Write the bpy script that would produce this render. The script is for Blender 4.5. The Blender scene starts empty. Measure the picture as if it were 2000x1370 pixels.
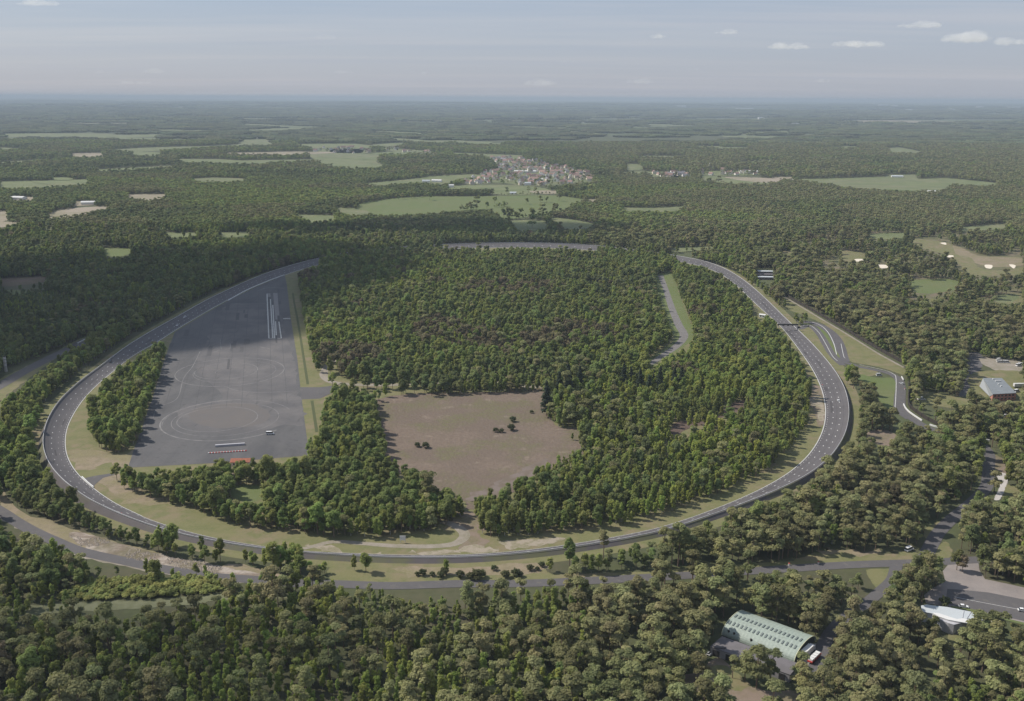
import bpy, bmesh, math, random
import numpy as np
from mathutils import Vector, Matrix, noise as mnoise
from mathutils.geometry import tessellate_polygon

random.seed(7)
rng = np.random.default_rng(11)
R = math.radians
C = bpy.context.scene.collection
SC = bpy.context.scene

# ------------------------------------------------------------------ camera
H = 232.0                      # flying height
FPX = 1900.0                   # focal length in pixels of the 2000 px wide frame
PITCH = math.atan((685 - 192) / FPX)
ROLL = R(0.28)
cam_data = bpy.data.cameras.new("camera")
cam_data.sensor_width = 36.0
cam_data.lens = 36.0 * FPX / 2000.0
cam_data.clip_start = 1.0
cam_data.clip_end = 120000.0
cam = bpy.data.objects.new("camera", cam_data)
C.objects.link(cam)
cam.matrix_world = Matrix.Translation((0, 0, H)) @ Matrix.Rotation(math.pi / 2 - PITCH, 4, 'X') @ Matrix.Rotation(ROLL, 4, 'Z')
SC.camera = cam
CM = np.array(cam.matrix_world.to_3x3())

# ------------------------------------------------------------------ sky and sun
SUN_EL, SUN_AZ = R(47), math.atan2(0.34, -1.0)      # direction towards the sun, measured from +X
sun_dir = Vector((math.cos(SUN_EL) * math.cos(SUN_AZ), math.cos(SUN_EL) * math.sin(SUN_AZ), math.sin(SUN_EL)))
world = bpy.data.worlds.new("World")
SC.world = world
world.use_nodes = True
wn, wl = world.node_tree.nodes, world.node_tree.links
wn.clear()
wo = wn.new("ShaderNodeOutputWorld")
bg = wn.new("ShaderNodeBackground")
sky = wn.new("ShaderNodeTexSky")
sky.sky_type = 'NISHITA'
sky.sun_disc = False
sky.sun_elevation = SUN_EL
sky.sun_rotation = math.atan2(sun_dir.x, sun_dir.y)
sky.altitude = 200
sky.air_density = 1.0
sky.dust_density = 1.6
sky.ozone_density = 1.5
SKY_S = 0.132
HAZE = 6.6e-5
bg.inputs["Strength"].default_value = SKY_S
# thin high veil and cirrus streaks, laid out by view direction on a high plane
tc = wn.new("ShaderNodeTexCoord")
sx = wn.new("ShaderNodeSeparateXYZ")
wl.new(tc.outputs["Generated"], sx.inputs[0])
mz = wn.new("ShaderNodeMath"); mz.operation = 'MAXIMUM'; mz.inputs[1].default_value = 0.0
wl.new(sx.outputs["Z"], mz.inputs[0])
az = wn.new("ShaderNodeMath"); az.operation = 'ADD'; az.inputs[1].default_value = 0.03
wl.new(mz.outputs[0], az.inputs[0])
dx = wn.new("ShaderNodeMath"); dx.operation = 'DIVIDE'
dy = wn.new("ShaderNodeMath"); dy.operation = 'DIVIDE'
wl.new(sx.outputs["X"], dx.inputs[0]); wl.new(az.outputs[0], dx.inputs[1])
wl.new(sx.outputs["Y"], dy.inputs[0]); wl.new(az.outputs[0], dy.inputs[1])
cv = wn.new("ShaderNodeCombineXYZ")
wl.new(dx.outputs[0], cv.inputs[0]); wl.new(dy.outputs[0], cv.inputs[1])
def wnoise(scale, sxy, det, lo, hi, rough=0.6):
    mp = wn.new("ShaderNodeMapping"); mp.inputs["Scale"].default_value = (sxy[0], sxy[1], 1)
    wl.new(cv.outputs[0], mp.inputs[0])
    nz = wn.new("ShaderNodeTexNoise"); nz.inputs["Scale"].default_value = scale
    nz.inputs["Detail"].default_value = det; nz.inputs["Roughness"].default_value = rough
    wl.new(mp.outputs[0], nz.inputs["Vector"])
    mr = wn.new("ShaderNodeMapRange"); mr.inputs["From Min"].default_value = lo; mr.inputs["From Max"].default_value = hi
    wl.new(nz.outputs["Fac"], mr.inputs[0])
    return mr.outputs[0]
veil = wnoise(0.30, (0.35, 1.0), 5, 0.50, 0.85)
streak = wnoise(0.16, (0.22, 1.0), 6, 0.48, 0.70, .68)
vm = wn.new("ShaderNodeMath"); vm.operation = 'MULTIPLY_ADD'; vm.inputs[1].default_value = 0.10; vm.inputs[2].default_value = 0.82
wl.new(veil, vm.inputs[0])
mixw = wn.new("ShaderNodeMix"); mixw.data_type = 'RGBA'
wl.new(vm.outputs[0], mixw.inputs[0])
wl.new(sky.outputs[0], mixw.inputs[6])
# the veil is greyer low down, where one looks through more of it
vg = wn.new("ShaderNodeMapRange"); vg.inputs["From Min"].default_value = 0.0; vg.inputs["From Max"].default_value = 0.13
wl.new(mz.outputs[0], vg.inputs[0])
vc = wn.new("ShaderNodeMix"); vc.data_type = 'RGBA'
wl.new(vg.outputs[0], vc.inputs[0])
vc.inputs[6].default_value = (3.05, 3.22, 3.75, 1); vc.inputs[7].default_value = (2.25, 2.80, 3.75, 1)
st_ = wn.new("ShaderNodeMix"); st_.data_type = 'RGBA'
wl.new(streak, st_.inputs[0]); wl.new(vc.outputs[2], st_.inputs[6]); st_.inputs[7].default_value = (3.5, 3.55, 4.0, 1)
wl.new(st_.outputs[2], mixw.inputs[7])
wl.new(mixw.outputs[2], bg.inputs["Color"])
wl.new(bg.outputs[0], wo.inputs["Surface"])

sd = bpy.data.lights.new("sun", 'SUN')
sd.energy = 4.9
sd.angle = R(0.5)
sd.color = (1.0, 0.93, 0.83)
sun = bpy.data.objects.new("sun", sd)
C.objects.link(sun)
sun.rotation_euler = (-sun_dir).to_track_quat('-Z', 'Y').to_euler()
SC.view_settings.view_transform = 'Standard'
SC.view_settings.look = 'None'
SC.view_settings.gamma = 1.0
SC.view_settings.exposure = 0.17
SC.cycles.max_bounces = 6
SC.cycles.diffuse_bounces = 4
SC.cycles.volume_bounces = 2
SC.cycles.transparent_max_bounces = 8

# ------------------------------------------------------------------ pixel <-> ground
def G(px, py, z=0.0):
    """point at height z seen at photo pixel (px, py)"""
    d = CM @ np.array([(px - 1000) / FPX, (685 - py) / FPX, -1.0])
    t = (z - H) / d[2]
    return np.array([d[0] * t, d[1] * t])
def project(P):
    """Nx3 world -> Nx2 photo pixels"""
    q = (P - np.array([0, 0, H])) @ CM
    w = -q[:, 2]
    w = np.where(w < 1, 1, w)
    return np.stack([1000 + FPX * q[:, 0] / w, 685 - FPX * q[:, 1] / w], 1)
CR = {'T1': (0, 150, 2.854), 'T2': (650, 150, 2.854), 'T3': (1300, 150, 2.854), 'A': (0, 600, 2.854), 'B': (650, 600, 2.854),
      'C': (1300, 560, 2.854), 'D': (0, 890, 2.854), 'E': (650, 890, 2.854), 'F': (1300, 890, 2.854), 'G5': (300, 480, 5.0),
      'L1': (50, 640, 6.667), 'L2': (50, 820, 6.667), 'L3': (200, 960, 5.0), 'R1': (1300, 480, 6.667), 'N': (0, 600, 10.0),
      'V': (900, 290, 6.667), 'R': (1450, 560, 5.71), 'S': (1700, 650, 5.957), 'Hg': (1350, 1150, 6.227), 'Pk': (1750, 1080, 7.612),
      'P': (280, 500, 3.425), 'X': (0, 0, 1.0)}
def T(k, *pts):
    ox, oy, s = CR[k]
    return [(ox + x / s, oy + y / s) for x, y in pts]
def W(pts, z=0.0):
    return np.array([G(x, y, z) for x, y in pts])

def inpoly(P, poly):
    """vectorised even-odd test"""
    P = np.asarray(P); poly = np.asarray(poly)
    res = np.zeros(len(P), bool)
    mn, mx = poly.min(0), poly.max(0)
    k = np.where((P[:, 0] >= mn[0]) & (P[:, 0] <= mx[0]) & (P[:, 1] >= mn[1]) & (P[:, 1] <= mx[1]))[0]
    if len(k) == 0: return res
    x, y = P[k, 0], P[k, 1]
    r = np.zeros(len(k), bool)
    n = len(poly)
    for i in range(n):
        x0, y0 = poly[i]; x1, y1 = poly[(i + 1) % n]
        if y0 == y1: continue
        c = ((y0 > y) != (y1 > y)) & (x < (x1 - x0) * (y - y0) / (y1 - y0) + x0)
        r ^= c
    res[k] = r
    return res
def smooth(pts, n=6, closed=True):
    P = np.asarray(pts, float); out = []
    m = len(P)
    rngi = range(m) if closed else range(m - 1)
    for i in rngi:
        if closed: p0, p1, p2, p3 = P[i - 1], P[i], P[(i + 1) % m], P[(i + 2) % m]
        else: p0, p1, p2, p3 = P[max(i - 1, 0)], P[i], P[i + 1], P[min(i + 2, m - 1)]
        for k in range(n):
            t = k / n
            out.append(0.5 * ((2 * p1) + (-p0 + p2) * t + (2 * p0 - 5 * p1 + 4 * p2 - p3) * t * t + (-p0 + 3 * p1 - 3 * p2 + p3) * t ** 3))
    if not closed: out.append(P[-1])
    return np.array(out)
def dist_line(P, L):
    """distance of points to a polyline"""
    best = np.full(len(P), 1e9)
    for a, b in zip(L[:-1], L[1:]):
        d = b - a; l2 = max((d ** 2).sum(), 1e-9)
        t = np.clip(((P - a) @ d) / l2, 0, 1)
        q = P - a - t[:, None] * d
        best = np.minimum(best, np.sqrt((q ** 2).sum(1)))
    return best
def vnoise(P, s, seed=0, octv=2):
    """cheap value noise 0..1"""
    P = np.asarray(P) / s + seed * 17.31
    out = np.zeros(len(P)); amp = 1; tot = 0
    for o in range(octv):
        i = np.floor(P).astype(np.int64); f = P - i
        f = f * f * (3 - 2 * f)
        def h(ix, iy):
            n = (ix * 374761393 + iy * 668265263 + seed * 974711) & 0xffffffff
            n = ((n ^ (n >> 13)) * 1274126177) & 0xffffffff
            return ((n ^ (n >> 16)) & 0xffff) / 65535.0
        a = h(i[:, 0], i[:, 1]); b = h(i[:, 0] + 1, i[:, 1]); c = h(i[:, 0], i[:, 1] + 1); d = h(i[:, 0] + 1, i[:, 1] + 1)
        out += amp * ((a * (1 - f[:, 0]) + b * f[:, 0]) * (1 - f[:, 1]) + (c * (1 - f[:, 0]) + d * f[:, 0]) * f[:, 1])
        tot += amp; amp *= 0.5; P = P * 2.03 + 5.1
    return out / tot

# ------------------------------------------------------------------ materials
MATS = {}
def mat(name, col, rough=0.9, noises=(), spec=0.2, metallic=0.0, rnd=0.0, transl=0.0, bump=None):
    """noises: list of (scale_m, lo, hi, colour2, strength, detail, stretch)"""
    if name in MATS: return MATS[name]
    m = bpy.data.materials.new(name); m.use_nodes = True
    nt = m.node_tree; N, L = nt.nodes, nt.links
    N.clear()
    out = N.new("ShaderNodeOutputMaterial")
    b = N.new("ShaderNodeBsdfPrincipled")
    b.inputs["Roughness"].default_value = rough
    b.inputs["Specular IOR Level"].default_value = spec
    b.inputs["Metallic"].default_value = metallic
    geo = N.new("ShaderNodeNewGeometry")
    rgb = N.new("ShaderNodeRGB"); rgb.outputs[0].default_value = (*col, 1)
    cur = rgb.outputs[0]
    for nn in noises:
        sc, lo, hi, c2, st, det = nn[:6]
        stretch = nn[6] if len(nn) > 6 else (1, 1, 1)
        mp = N.new("ShaderNodeMapping"); mp.inputs["Scale"].default_value = tuple(s / sc for s in stretch)
        L.new(geo.outputs["Position"], mp.inputs[0])
        nz = N.new("ShaderNodeTexNoise"); nz.inputs["Scale"].default_value = 1.0; nz.inputs["Detail"].default_value = det
        nz.inputs["Roughness"].default_value = 0.6
        L.new(mp.outputs[0], nz.inputs["Vector"])
        mr = N.new("ShaderNodeMapRange"); mr.inputs["From Min"].default_value = lo; mr.inputs["From Max"].default_value = hi
        mr.inputs["To Max"].default_value = st
        L.new(nz.outputs["Fac"], mr.inputs[0])
        mx = N.new("ShaderNodeMix"); mx.data_type = 'RGBA'
        L.new(mr.outputs[0], mx.inputs[0]); L.new(cur, mx.inputs[6]); mx.inputs[7].default_value = (*c2, 1)
        cur = mx.outputs[2]
    if rnd:
        oi = N.new("ShaderNodeObjectInfo")
        hs = N.new("ShaderNodeHueSaturation")
        w2 = N.new("ShaderNodeTexWhiteNoise"); w2.noise_dimensions = '1D'
        L.new(oi.outputs["Random"], w2.inputs["W"])
        m1 = N.new("ShaderNodeMapRange"); m1.inputs["To Min"].default_value = 0.5 - 0.035 * rnd; m1.inputs["To Max"].default_value = 0.5 + 0.03 * rnd
        L.new(w2.outputs["Value"], m1.inputs[0]); L.new(m1.outputs[0], hs.inputs["Hue"])
        m2 = N.new("ShaderNodeMapRange"); m2.inputs["To Min"].default_value = 1 - 0.38 * rnd; m2.inputs["To Max"].default_value = 1 + 0.45 * rnd
        L.new(oi.outputs["Random"], m2.inputs[0]); L.new(m2.outputs[0], hs.inputs["Value"])
        L.new(cur, hs.inputs["Color"]); cur = hs.outputs[0]
    L.new(cur, b.inputs["Base Color"])
    sh = b.outputs[0]
    if transl:
        tr = N.new("ShaderNodeBsdfTranslucent"); L.new(cur, tr.inputs[0])
        ms = N.new("ShaderNodeMixShader"); ms.inputs[0].default_value = transl
        L.new(sh, ms.inputs[1]); L.new(tr.outputs[0], ms.inputs[2]); sh = ms.outputs[0]
    if bump:
        mp = N.new("ShaderNodeMapping"); mp.inputs["Scale"].default_value = (1 / bump[0],) * 3
        L.new(geo.outputs["Position"], mp.inputs[0])
        nz = N.new("ShaderNodeTexNoise"); nz.inputs["Scale"].default_value = 1; nz.inputs["Detail"].default_value = 4
        L.new(mp.outputs[0], nz.inputs["Vector"])
        bp = N.new("ShaderNodeBump"); bp.inputs["Distance"].default_value = bump[1]; bp.inputs["Strength"].default_value = 1
        L.new(nz.outputs["Fac"], bp.inputs["Height"]); L.new(bp.outputs[0], b.inputs["Normal"])
    L.new(sh, out.inputs["Surface"])
    MATS[name] = m
    return m

LEAF = dict(rough=0.75, spec=0.15, transl=0.45)
M_pine = mat("pine_needles", (0.205, 0.232, 0.092), rnd=0.85, noises=[(70, .35, .7, (0.240, 0.222, 0.118), .8, 2), (2.0, .35, .7, (0.320, 0.310, 0.155), .6, 2)], **LEAF)
M_leaf = mat("green_leaves", (0.215, 0.275, 0.070), rnd=0.85, noises=[(420, .42, .6, (0.140, 0.165, 0.082), .9, 3), (1.8, .35, .7, (0.260, 0.285, 0.108), .55, 2)], **LEAF)
M_birch = mat("birch_leaves", (0.258, 0.318, 0.066), rnd=0.75, noises=[(80, .4, .65, (0.165, 0.200, 0.078), .8, 2), (1.6, .35, .7, (0.300, 0.320, 0.115), .5, 2)], **LEAF)
M_brown = mat("budding_twigs", (0.190, 0.168, 0.098), rnd=0.7, noises=[(2, .35, .7, (0.225, 0.195, 0.115), .6, 2)], **LEAF)
M_spruce = mat("spruce_needles", (0.045, 0.065, 0.040), rnd=0.5, noises=[(2, .4, .7, (0.085, 0.105, 0.065), .6, 2)], **LEAF)
M_shrub = mat("shrub_leaves", (0.260, 0.290, 0.095), rnd=0.7, noises=[(2, .35, .7, (0.33, 0.35, 0.13), .6, 2)], **LEAF)
M_bush_dark = mat("dark_shrub_leaves", (0.080, 0.095, 0.044), rnd=0.7, noises=[(2, .35, .7, (0.13, 0.13, 0.06), .6, 2)], **LEAF)
M_far = mat("distant_canopy", (0.115, 0.138, 0.062), rnd=1.1, noises=[(700, .42, .6, (0.085, 0.095, 0.058), .9, 3, (.5, 1, 1)), (14, .35, .7, (0.155, 0.175, 0.080), .6, 3)], **LEAF)
M_bark = mat("bark", (0.15, 0.11, 0.085), noises=[(3, .4, .6, (0.22, 0.15, 0.10), .5, 2)])
M_birchbark = mat("birch_bark", (0.42, 0.40, 0.37), noises=[(1, .4, .6, (0.12, 0.11, 0.10), .5, 2)])

M_ground = mat("forest_ground", (0.070, 0.080, 0.036), noises=[(60, .4, .65, (0.085, 0.070, 0.048), .8, 3), (5, .35, .7, (0.05, 0.055, 0.028), .7, 3), (900, .42, .62, (0.085, 0.105, 0.045), .5, 5, (.35, 1, 1))])
M_grass = mat("mown_grass", (0.142, 0.140, 0.062), noises=[(38, .46, .60, (0.185, 0.145, 0.095), .9, 6), (9, .44, .60, (0.105, 0.118, 0.044), .85, 6), (1.5, .3, .8, (0.18, 0.165, 0.09), .6, 3)])
M_green = mat("green_meadow", (0.105, 0.135, 0.046), noises=[(60, .4, .65, (0.128, 0.138, 0.062), .9, 4), (8, .35, .75, (0.088, 0.112, 0.040), .6, 4), (18, .4, .7, (.118, .14, .06), .5, 2, (1, .08, 1))])
M_meadow = mat("far_meadow", (0.145, 0.165, 0.074), noises=[(220, .42, .6, (0.160, 0.155, 0.092), .9, 4, (.4, 1, 1)), (60, .40, .62, (0.096, 0.122, 0.052), .8, 4), (14, .4, .7, (.14, .155, .076), .5, 2, (1, .08, 1))])
M_sandf = mat("ploughed_sand_field", (0.27, 0.23, 0.18), noises=[(120, .4, .62, (0.19, 0.175, 0.11), .9, 4)])
M_heath = mat("heather_moor", (0.132, 0.104, 0.088), rough=1.0, spec=0.0, noises=[(34, .44, .58, (0.116, 0.116, 0.060), .95, 6), (48, .5, .60, (0.165, 0.128, 0.108), .95, 6), (14, .60, .67, (0.235, 0.195, 0.155), .6, 6), (3.4, .42, .60, (0.122, 0.094, 0.082), .7, 6), (.8, .3, .7, (0.18, 0.15, 0.11), .5, 3)], bump=(2.5, .6))
M_track = mat("track_asphalt", (0.098, 0.092, 0.096), rough=0.85, noises=[(26, .42, .62, (0.080, 0.075, 0.079), .8, 5), (3, .35, .7, (0.112, 0.106, 0.108), .5, 4)])
M_bankout = mat("old_concrete_bank", (0.108, 0.098, 0.100), noises=[(8, .35, .7, (0.085, 0.076, 0.074), .7, 4), (30, .48, .62, (0.115, 0.118, 0.060), .8, 3)])
M_pad = mat("platform_asphalt", (0.100, 0.098, 0.100), rough=0.85, noises=[(70, .44, .60, (0.074, 0.073, 0.076), .9, 4), (16, .44, .60, (0.118, 0.114, 0.114), .7, 5, (1, .18, 1)), (4, .55, .7, (.060, .059, .062), .6, 4), (1.2, .3, .7, (.066, .066, .069), .4, 3)])
M_padwear = mat("worn_asphalt", (0.132, 0.125, 0.124), noises=[(34, .40, .60, (0.090, 0.088, 0.092), .95, 5), (4, .4, .7, (0.108, 0.101, 0.099), .5, 4), (3, .6, .72, (.068, .066, .068), .6, 3, (1, .15, 1))])
M_padrust = mat("rubbed_brown_asphalt", (0.124, 0.113, 0.107), noises=[(14, .36, .60, (0.115, 0.108, 0.106), .95, 5), (3, .4, .7, (0.118, 0.104, 0.095), .5, 3)])
M_road = mat("road_asphalt", (0.096, 0.091, 0.093), noises=[(14, .4, .7, (0.080, 0.076, 0.078), .7, 4), (2, .35, .7, (.112, .106, .107), .5, 3), (5, .58, .66, (.135, .125, .11), .5, 4)])
M_gravel = mat("pale_track_dirt", (0.245, 0.215, 0.180), noises=[(9, .40, .62, (0.17, 0.155, 0.105), .9, 5), (1.2, .3, .7, (.28, .25, .22), .5, 3)])
M_rubble = mat("rubbly_sand", (0.185, 0.150, 0.122), noises=[(7, .45, .58, (0.33, 0.29, 0.25), .9, 6, (.6, 1.4, 1)), (25, .45, .60, (0.12, 0.105, 0.062), .85, 5)], bump=(2.0, .5))
M_dirt = mat("bare_brown_soil", (0.180, 0.140, 0.110), noises=[(12, .42, .60, (0.125, 0.114, 0.060), .9, 5), (2, .35, .7, (0.22, 0.175, 0.14), .5, 3)])
M_patch = mat("patchy_turf", (0.165, 0.148, 0.075), noises=[(20, .42, .56, (0.225, 0.175, 0.128), .95, 6), (5, .44, .62, (0.125, 0.112, 0.058), .7, 5), (1.2, .3, .75, (0.26, 0.22, 0.16), .5, 3)])
M_bog = mat("dark_bog_soil", (0.085, 0.060, 0.050), noises=[(9, .4, .65, (0.13, 0.095, 0.075), .8, 4)])
M_concrete = mat("pale_concrete", (0.42, 0.40, 0.38), noises=[(6, .4, .7, (0.34, 0.32, 0.30), .7, 3)])
M_paint = mat("white_road_paint", (0.48, 0.48, 0.47), rough=0.7, noises=[(2, .5, .75, (0.30, 0.30, 0.30), .8, 3)])
M_faint = mat("worn_paint", (0.195, 0.19, 0.188), noises=[(6, .42, .60, (0.13, 0.128, 0.13), .85, 4)])
M_white = mat("white_metal", (0.58, 0.58, 0.57), rough=0.5, noises=[(4, .5, .7, (0.62, 0.62, 0.60), .5, 3)])
M_rail = mat("galvanised_rail", (0.50, 0.50, 0.52), rough=0.5, metallic=0.2, noises=[(12, .45, .7, (0.36, 0.35, 0.35), .7, 3)])
M_dark = mat("dark_metal", (0.035, 0.033, 0.034), rough=0.6, noises=[(2, .4, .7, (0.05, 0.045, 0.04), .6, 2)])
M_glass = mat("dark_glass", (0.02, 0.025, 0.03), rough=0.08, spec=0.7)
M_tyre = mat("black_rubber", (0.02, 0.02, 0.02), rough=0.9)
M_hangar = mat("pale_green_sheet", (0.260, 0.305, 0.270), rough=0.6, spec=0.3, noises=[(9, .4, .65, (0.25, 0.305, 0.27), .8, 5), (1.6, .5, .62, (0.22, .25, .22), .6, 4, (1, 1, .2)), (.9, .45, .6, (0.33, .38, .335), .5, 3)])
M_annex = mat("grey_felt_roof", (0.145, 0.135, 0.142), noises=[(6, .4, .62, (0.115, 0.108, 0.11), .8, 5)])
M_redtrim = mat("salmon_wall", (0.42, 0.19, 0.14), noises=[(3, .4, .7, (0.36, 0.2, 0.17), .6, 3)])
M_greyroof = mat("blue_grey_roof", (0.165, 0.182, 0.195), noises=[(5, .4, .7, (0.20, 0.22, 0.24), .6, 3)])
M_sheet = mat("pale_roof_sheet", (0.42, 0.45, 0.465), rough=0.45, noises=[(5, .4, .7, (0.44, 0.48, 0.50), .6, 3)])
M_brick = mat("orange_tiles", (0.34, 0.13, 0.08), noises=[(2, .4, .7, (0.24, 0.11, 0.08), .8, 3)])
M_tileroof = mat("red_brown_tiles", (0.255, 0.180, 0.155), rnd=0.5, noises=[(4, .4, .7, (0.2, 0.11, 0.09), .6, 2)])
M_slate = mat("grey_slates", (0.20, 0.195, 0.205), rnd=0.4)
M_wallcream = mat("cream_render", (0.60, 0.54, 0.45), rnd=0.3)
M_wallwhite = mat("white_render", (0.74, 0.72, 0.68), rnd=0.2)
M_red = mat("red_paint", (0.45, 0.05, 0.04), rough=0.5)
M_car_white = mat("white_car_paint", (0.66, 0.66, 0.66), rough=0.25, spec=0.5)
M_car_dark = mat("dark_car_paint", (0.03, 0.03, 0.04), rough=0.25, spec=0.5)
M_car_silver = mat("silver_car_paint", (0.45, 0.46, 0.48), rough=0.3, spec=0.5)
M_car_red = mat("red_car_paint", (0.35, 0.04, 0.03), rough=0.3, spec=0.5)
M_sandbunker = mat("bunker_sand", (0.62, 0.56, 0.47))

# ------------------------------------------------------------------ object helpers
def mesh_obj(name, verts, faces, mats, parent=None, mi=None, smooth_=False):
    me = bpy.data.meshes.new(name)
    me.from_pydata([tuple(map(float, v)) for v in verts], [], [tuple(map(int, f)) for f in faces])
    for m in (mats if isinstance(mats, (list, tuple)) else [mats]): me.materials.append(m)
    if mi is not None: me.polygons.foreach_set("material_index", list(mi))
    if smooth_: me.polygons.foreach_set("use_smooth", [True] * len(me.polygons))
    me.update()
    o = bpy.data.objects.new(name, me); C.objects.link(o)
    if parent: o.parent = parent
    return o
def link_mesh(name, me, parent=None):
    o = bpy.data.objects.new(name, me); C.objects.link(o)
    if parent: o.parent = parent
    return o
def tag(o, label=None, cat=None, group=None, kind=None):
    if label: o["label"] = label
    if cat: o["category"] = cat
    if group: o["group"] = group
    if kind: o["kind"] = kind
    return o
def empty(name, loc, rz=0, sc=1):
    o = bpy.data.objects.new(name, None); C.objects.link(o)
    o.empty_display_size = 0.5
    o.location = loc; o.rotation_euler = (0, 0, rz)
    o.scale = (sc, sc, sc) if not isinstance(sc, tuple) else sc
    return o
class MB:
    def __init__(s): s.v = []; s.f = []; s.m = []
    def add(s, v, f, m=0):
        n = len(s.v); s.v += [tuple(p) for p in v]; s.f += [tuple(i + n for i in q) for q in f]; s.m += [m] * len(f)
    def box(s, x0, x1, y0, y1, z0, z1, m=0):
        s.add([(x0, y0, z0), (x1, y0, z0), (x1, y1, z0), (x0, y1, z0), (x0, y0, z1), (x1, y0, z1), (x1, y1, z1), (x0, y1, z1)],
              [(0, 3, 2, 1), (4, 5, 6, 7), (0, 1, 5, 4), (1, 2, 6, 5), (2, 3, 7, 6), (3, 0, 4, 7)], m)
    def cyl(s, p0, p1, r0, r1=None, n=8, m=0, cap=True):
        r1 = r0 if r1 is None else r1
        p0, p1 = Vector(p0), Vector(p1); d = (p1 - p0).normalized()
        a = d.orthogonal().normalized(); b = d.cross(a)
        v = [p0 + (a * math.cos(t) + b * math.sin(t)) * r0 for t in [2 * math.pi * i / n for i in range(n)]]
        v += [p1 + (a * math.cos(t) + b * math.sin(t)) * r1 for t in [2 * math.pi * i / n for i in range(n)]]
        f = [(i, (i + 1) % n, n + (i + 1) % n, n + i) for i in range(n)]
        if cap: f += [tuple(range(n - 1, -1, -1)), tuple(range(n, 2 * n))]
        s.add(v, f, m)
    def prism(s, poly, z0, z1, m=0, mtop=None):
        n = len(poly)
        a = sum(poly[i][0] * poly[(i + 1) % n][1] - poly[(i + 1) % n][0] * poly[i][1] for i in range(n))
        if a < 0: poly = poly[::-1]
        s.add([(p[0], p[1], z0) for p in poly] + [(p[0], p[1], z1) for p in poly], [(i, (i + 1) % n, n + (i + 1) % n, n + i) for i in range(n)], m)
        tri = tessellate_polygon([[Vector((p[0], p[1], 0)) for p in poly]])
        up = []
        for t in tri:
            A, B, D = (Vector((*poly[i], 0)) for i in t)
            up.append(t if (B - A).cross(D - A).z > 0 else t[::-1])
        s.add([(p[0], p[1], z1) for p in poly], up, m if mtop is None else mtop)
        s.add([(p[0], p[1], z0) for p in poly], [t[::-1] for t in up], m)
    def build(s, name, mats, parent=None, smooth_=False):
        return mesh_obj(name, s.v, s.f, mats, parent, s.m, smooth_)
def sheet(name, poly, z, m, kind="structure", rough=0.0, sm=4, step=None, **kw):
    """flat ground patch from a world polygon with a slightly ragged rim"""
    P = smooth(poly, sm) if sm > 1 else np.asarray(poly, float)
    if rough > 0:
        P2 = []
        for i in range(len(P)):
            a, b = P[i], P[(i + 1) % len(P)]
            n = max(1, int(np.linalg.norm(b - a) / (rough * 2.2)))
            n = min(n, 30)
            for k in range(n):
                P2.append(a + (b - a) * k / n + rng.normal(0, rough * 0.45, 2))
        P = np.array(P2)
    tri = tessellate_polygon([[Vector((p[0], p[1], 0)) for p in P]])
    fs = []
    for t in tri:
        A, B, D = (P[i] for i in t)
        cr = (B[0] - A[0]) * (D[1] - A[1]) - (B[1] - A[1]) * (D[0] - A[0])
        fs.append(t if cr > 0 else t[::-1])
    o = mesh_obj(name, [(p[0], p[1], z) for p in P], fs, m)
    if kind: o["kind"] = kind
    for k, v in kw.items(): o[k] = v
    return o
def ribbon(name, line, width, z, m, kind="structure", n=6, taper=None):
    L = smooth(line, n, False)
    d = np.gradient(L, axis=0); d /= np.linalg.norm(d, axis=1)[:, None] + 1e-9
    nn = np.stack([-d[:, 1], d[:, 0]], 1)
    w = width if not hasattr(width, '__len__') else np.interp(np.linspace(0, 1, len(L)), np.linspace(0, 1, len(width)), width)[:, None]
    a, b = L + nn * w / 2, L - nn * w / 2
    v = [(*p, z) for p in a] + [(*p, z) for p in b]
    k = len(L)
    o = mesh_obj(name, v, [(i, k + i, k + i + 1, i + 1) for i in range(k - 1)], m)
    if kind: o["kind"] = kind
    return o, L

# ------------------------------------------------------------------ ground and hills
def hill(x, y):
    r = math.hypot(x, y)
    t = min(max((r - 11500) / 9000, 0), 1); t = t * t * (3 - 2 * t)
    if t <= 0: return 0.0
    n = mnoise.noise(Vector((x / 5200, y / 3600, 3.3))) * 0.6 + mnoise.noise(Vector((x / 2100, y / 1500, 9.3))) * 0.28 + 0.42
    ridge = math.exp(-((x + 1200) / 4500) ** 2 - ((y - 25000) / 5000) ** 2) * 55
    far_ = min(max((r - 24000) / 16000, 0), 1)
    return t * (max(n, 0.0) * 95 * (1 - .5 * far_) + ridge) + far_ * 100 - 0.4
ys = [-1500, -700, 0, 400, 900, 1500, 2200, 3000, 4000, 5200, 6500, 8000, 9500, 11000]
y = 11500.0
while y < 46000: ys.append(y); y += 260 + (y - 11500) * 0.012
NX = 150
gv, gf = [], []
for yy in ys:
    wd = 3000 + 0.9 * max(0, yy)
    for i in range(NX + 1):
        x = (i / NX * 2 - 1) * wd
        gv.append((x, yy, hill(x, yy)))
for j in range(len(ys) - 1):
    for i in range(NX):
        a = j * (NX + 1) + i
        gf.append((a, a + 1, a + NX + 2, a + NX + 1))
M_land = mat("land", (0.075, 0.092, 0.046), noises=[(400, .44, .56, (0.105, 0.125, 0.058), .9, 3), (2300, .52, .60, (0.13, 0.145, 0.078), .8, 4, (.3, 1, 1)), (1500, .56, .62, (0.055, 0.068, 0.040), .9, 4, (.25, 1, 1)), (1300, .60, .65, (0.30, 0.28, 0.21), .8, 3, (.25, 1, 1))])
g = mesh_obj("ground", gv, gf, M_ground, smooth_=True)
# beyond the first kilometres the land is a patchwork of woods and fields
g.data.materials.append(M_land)
lim = ys.index(6500)
g.data.polygons.foreach_set("material_index", [1 if (i // NX) >= lim else 0 for i in range(len(g.data.polygons))])
g["kind"] = "structure"

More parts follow.
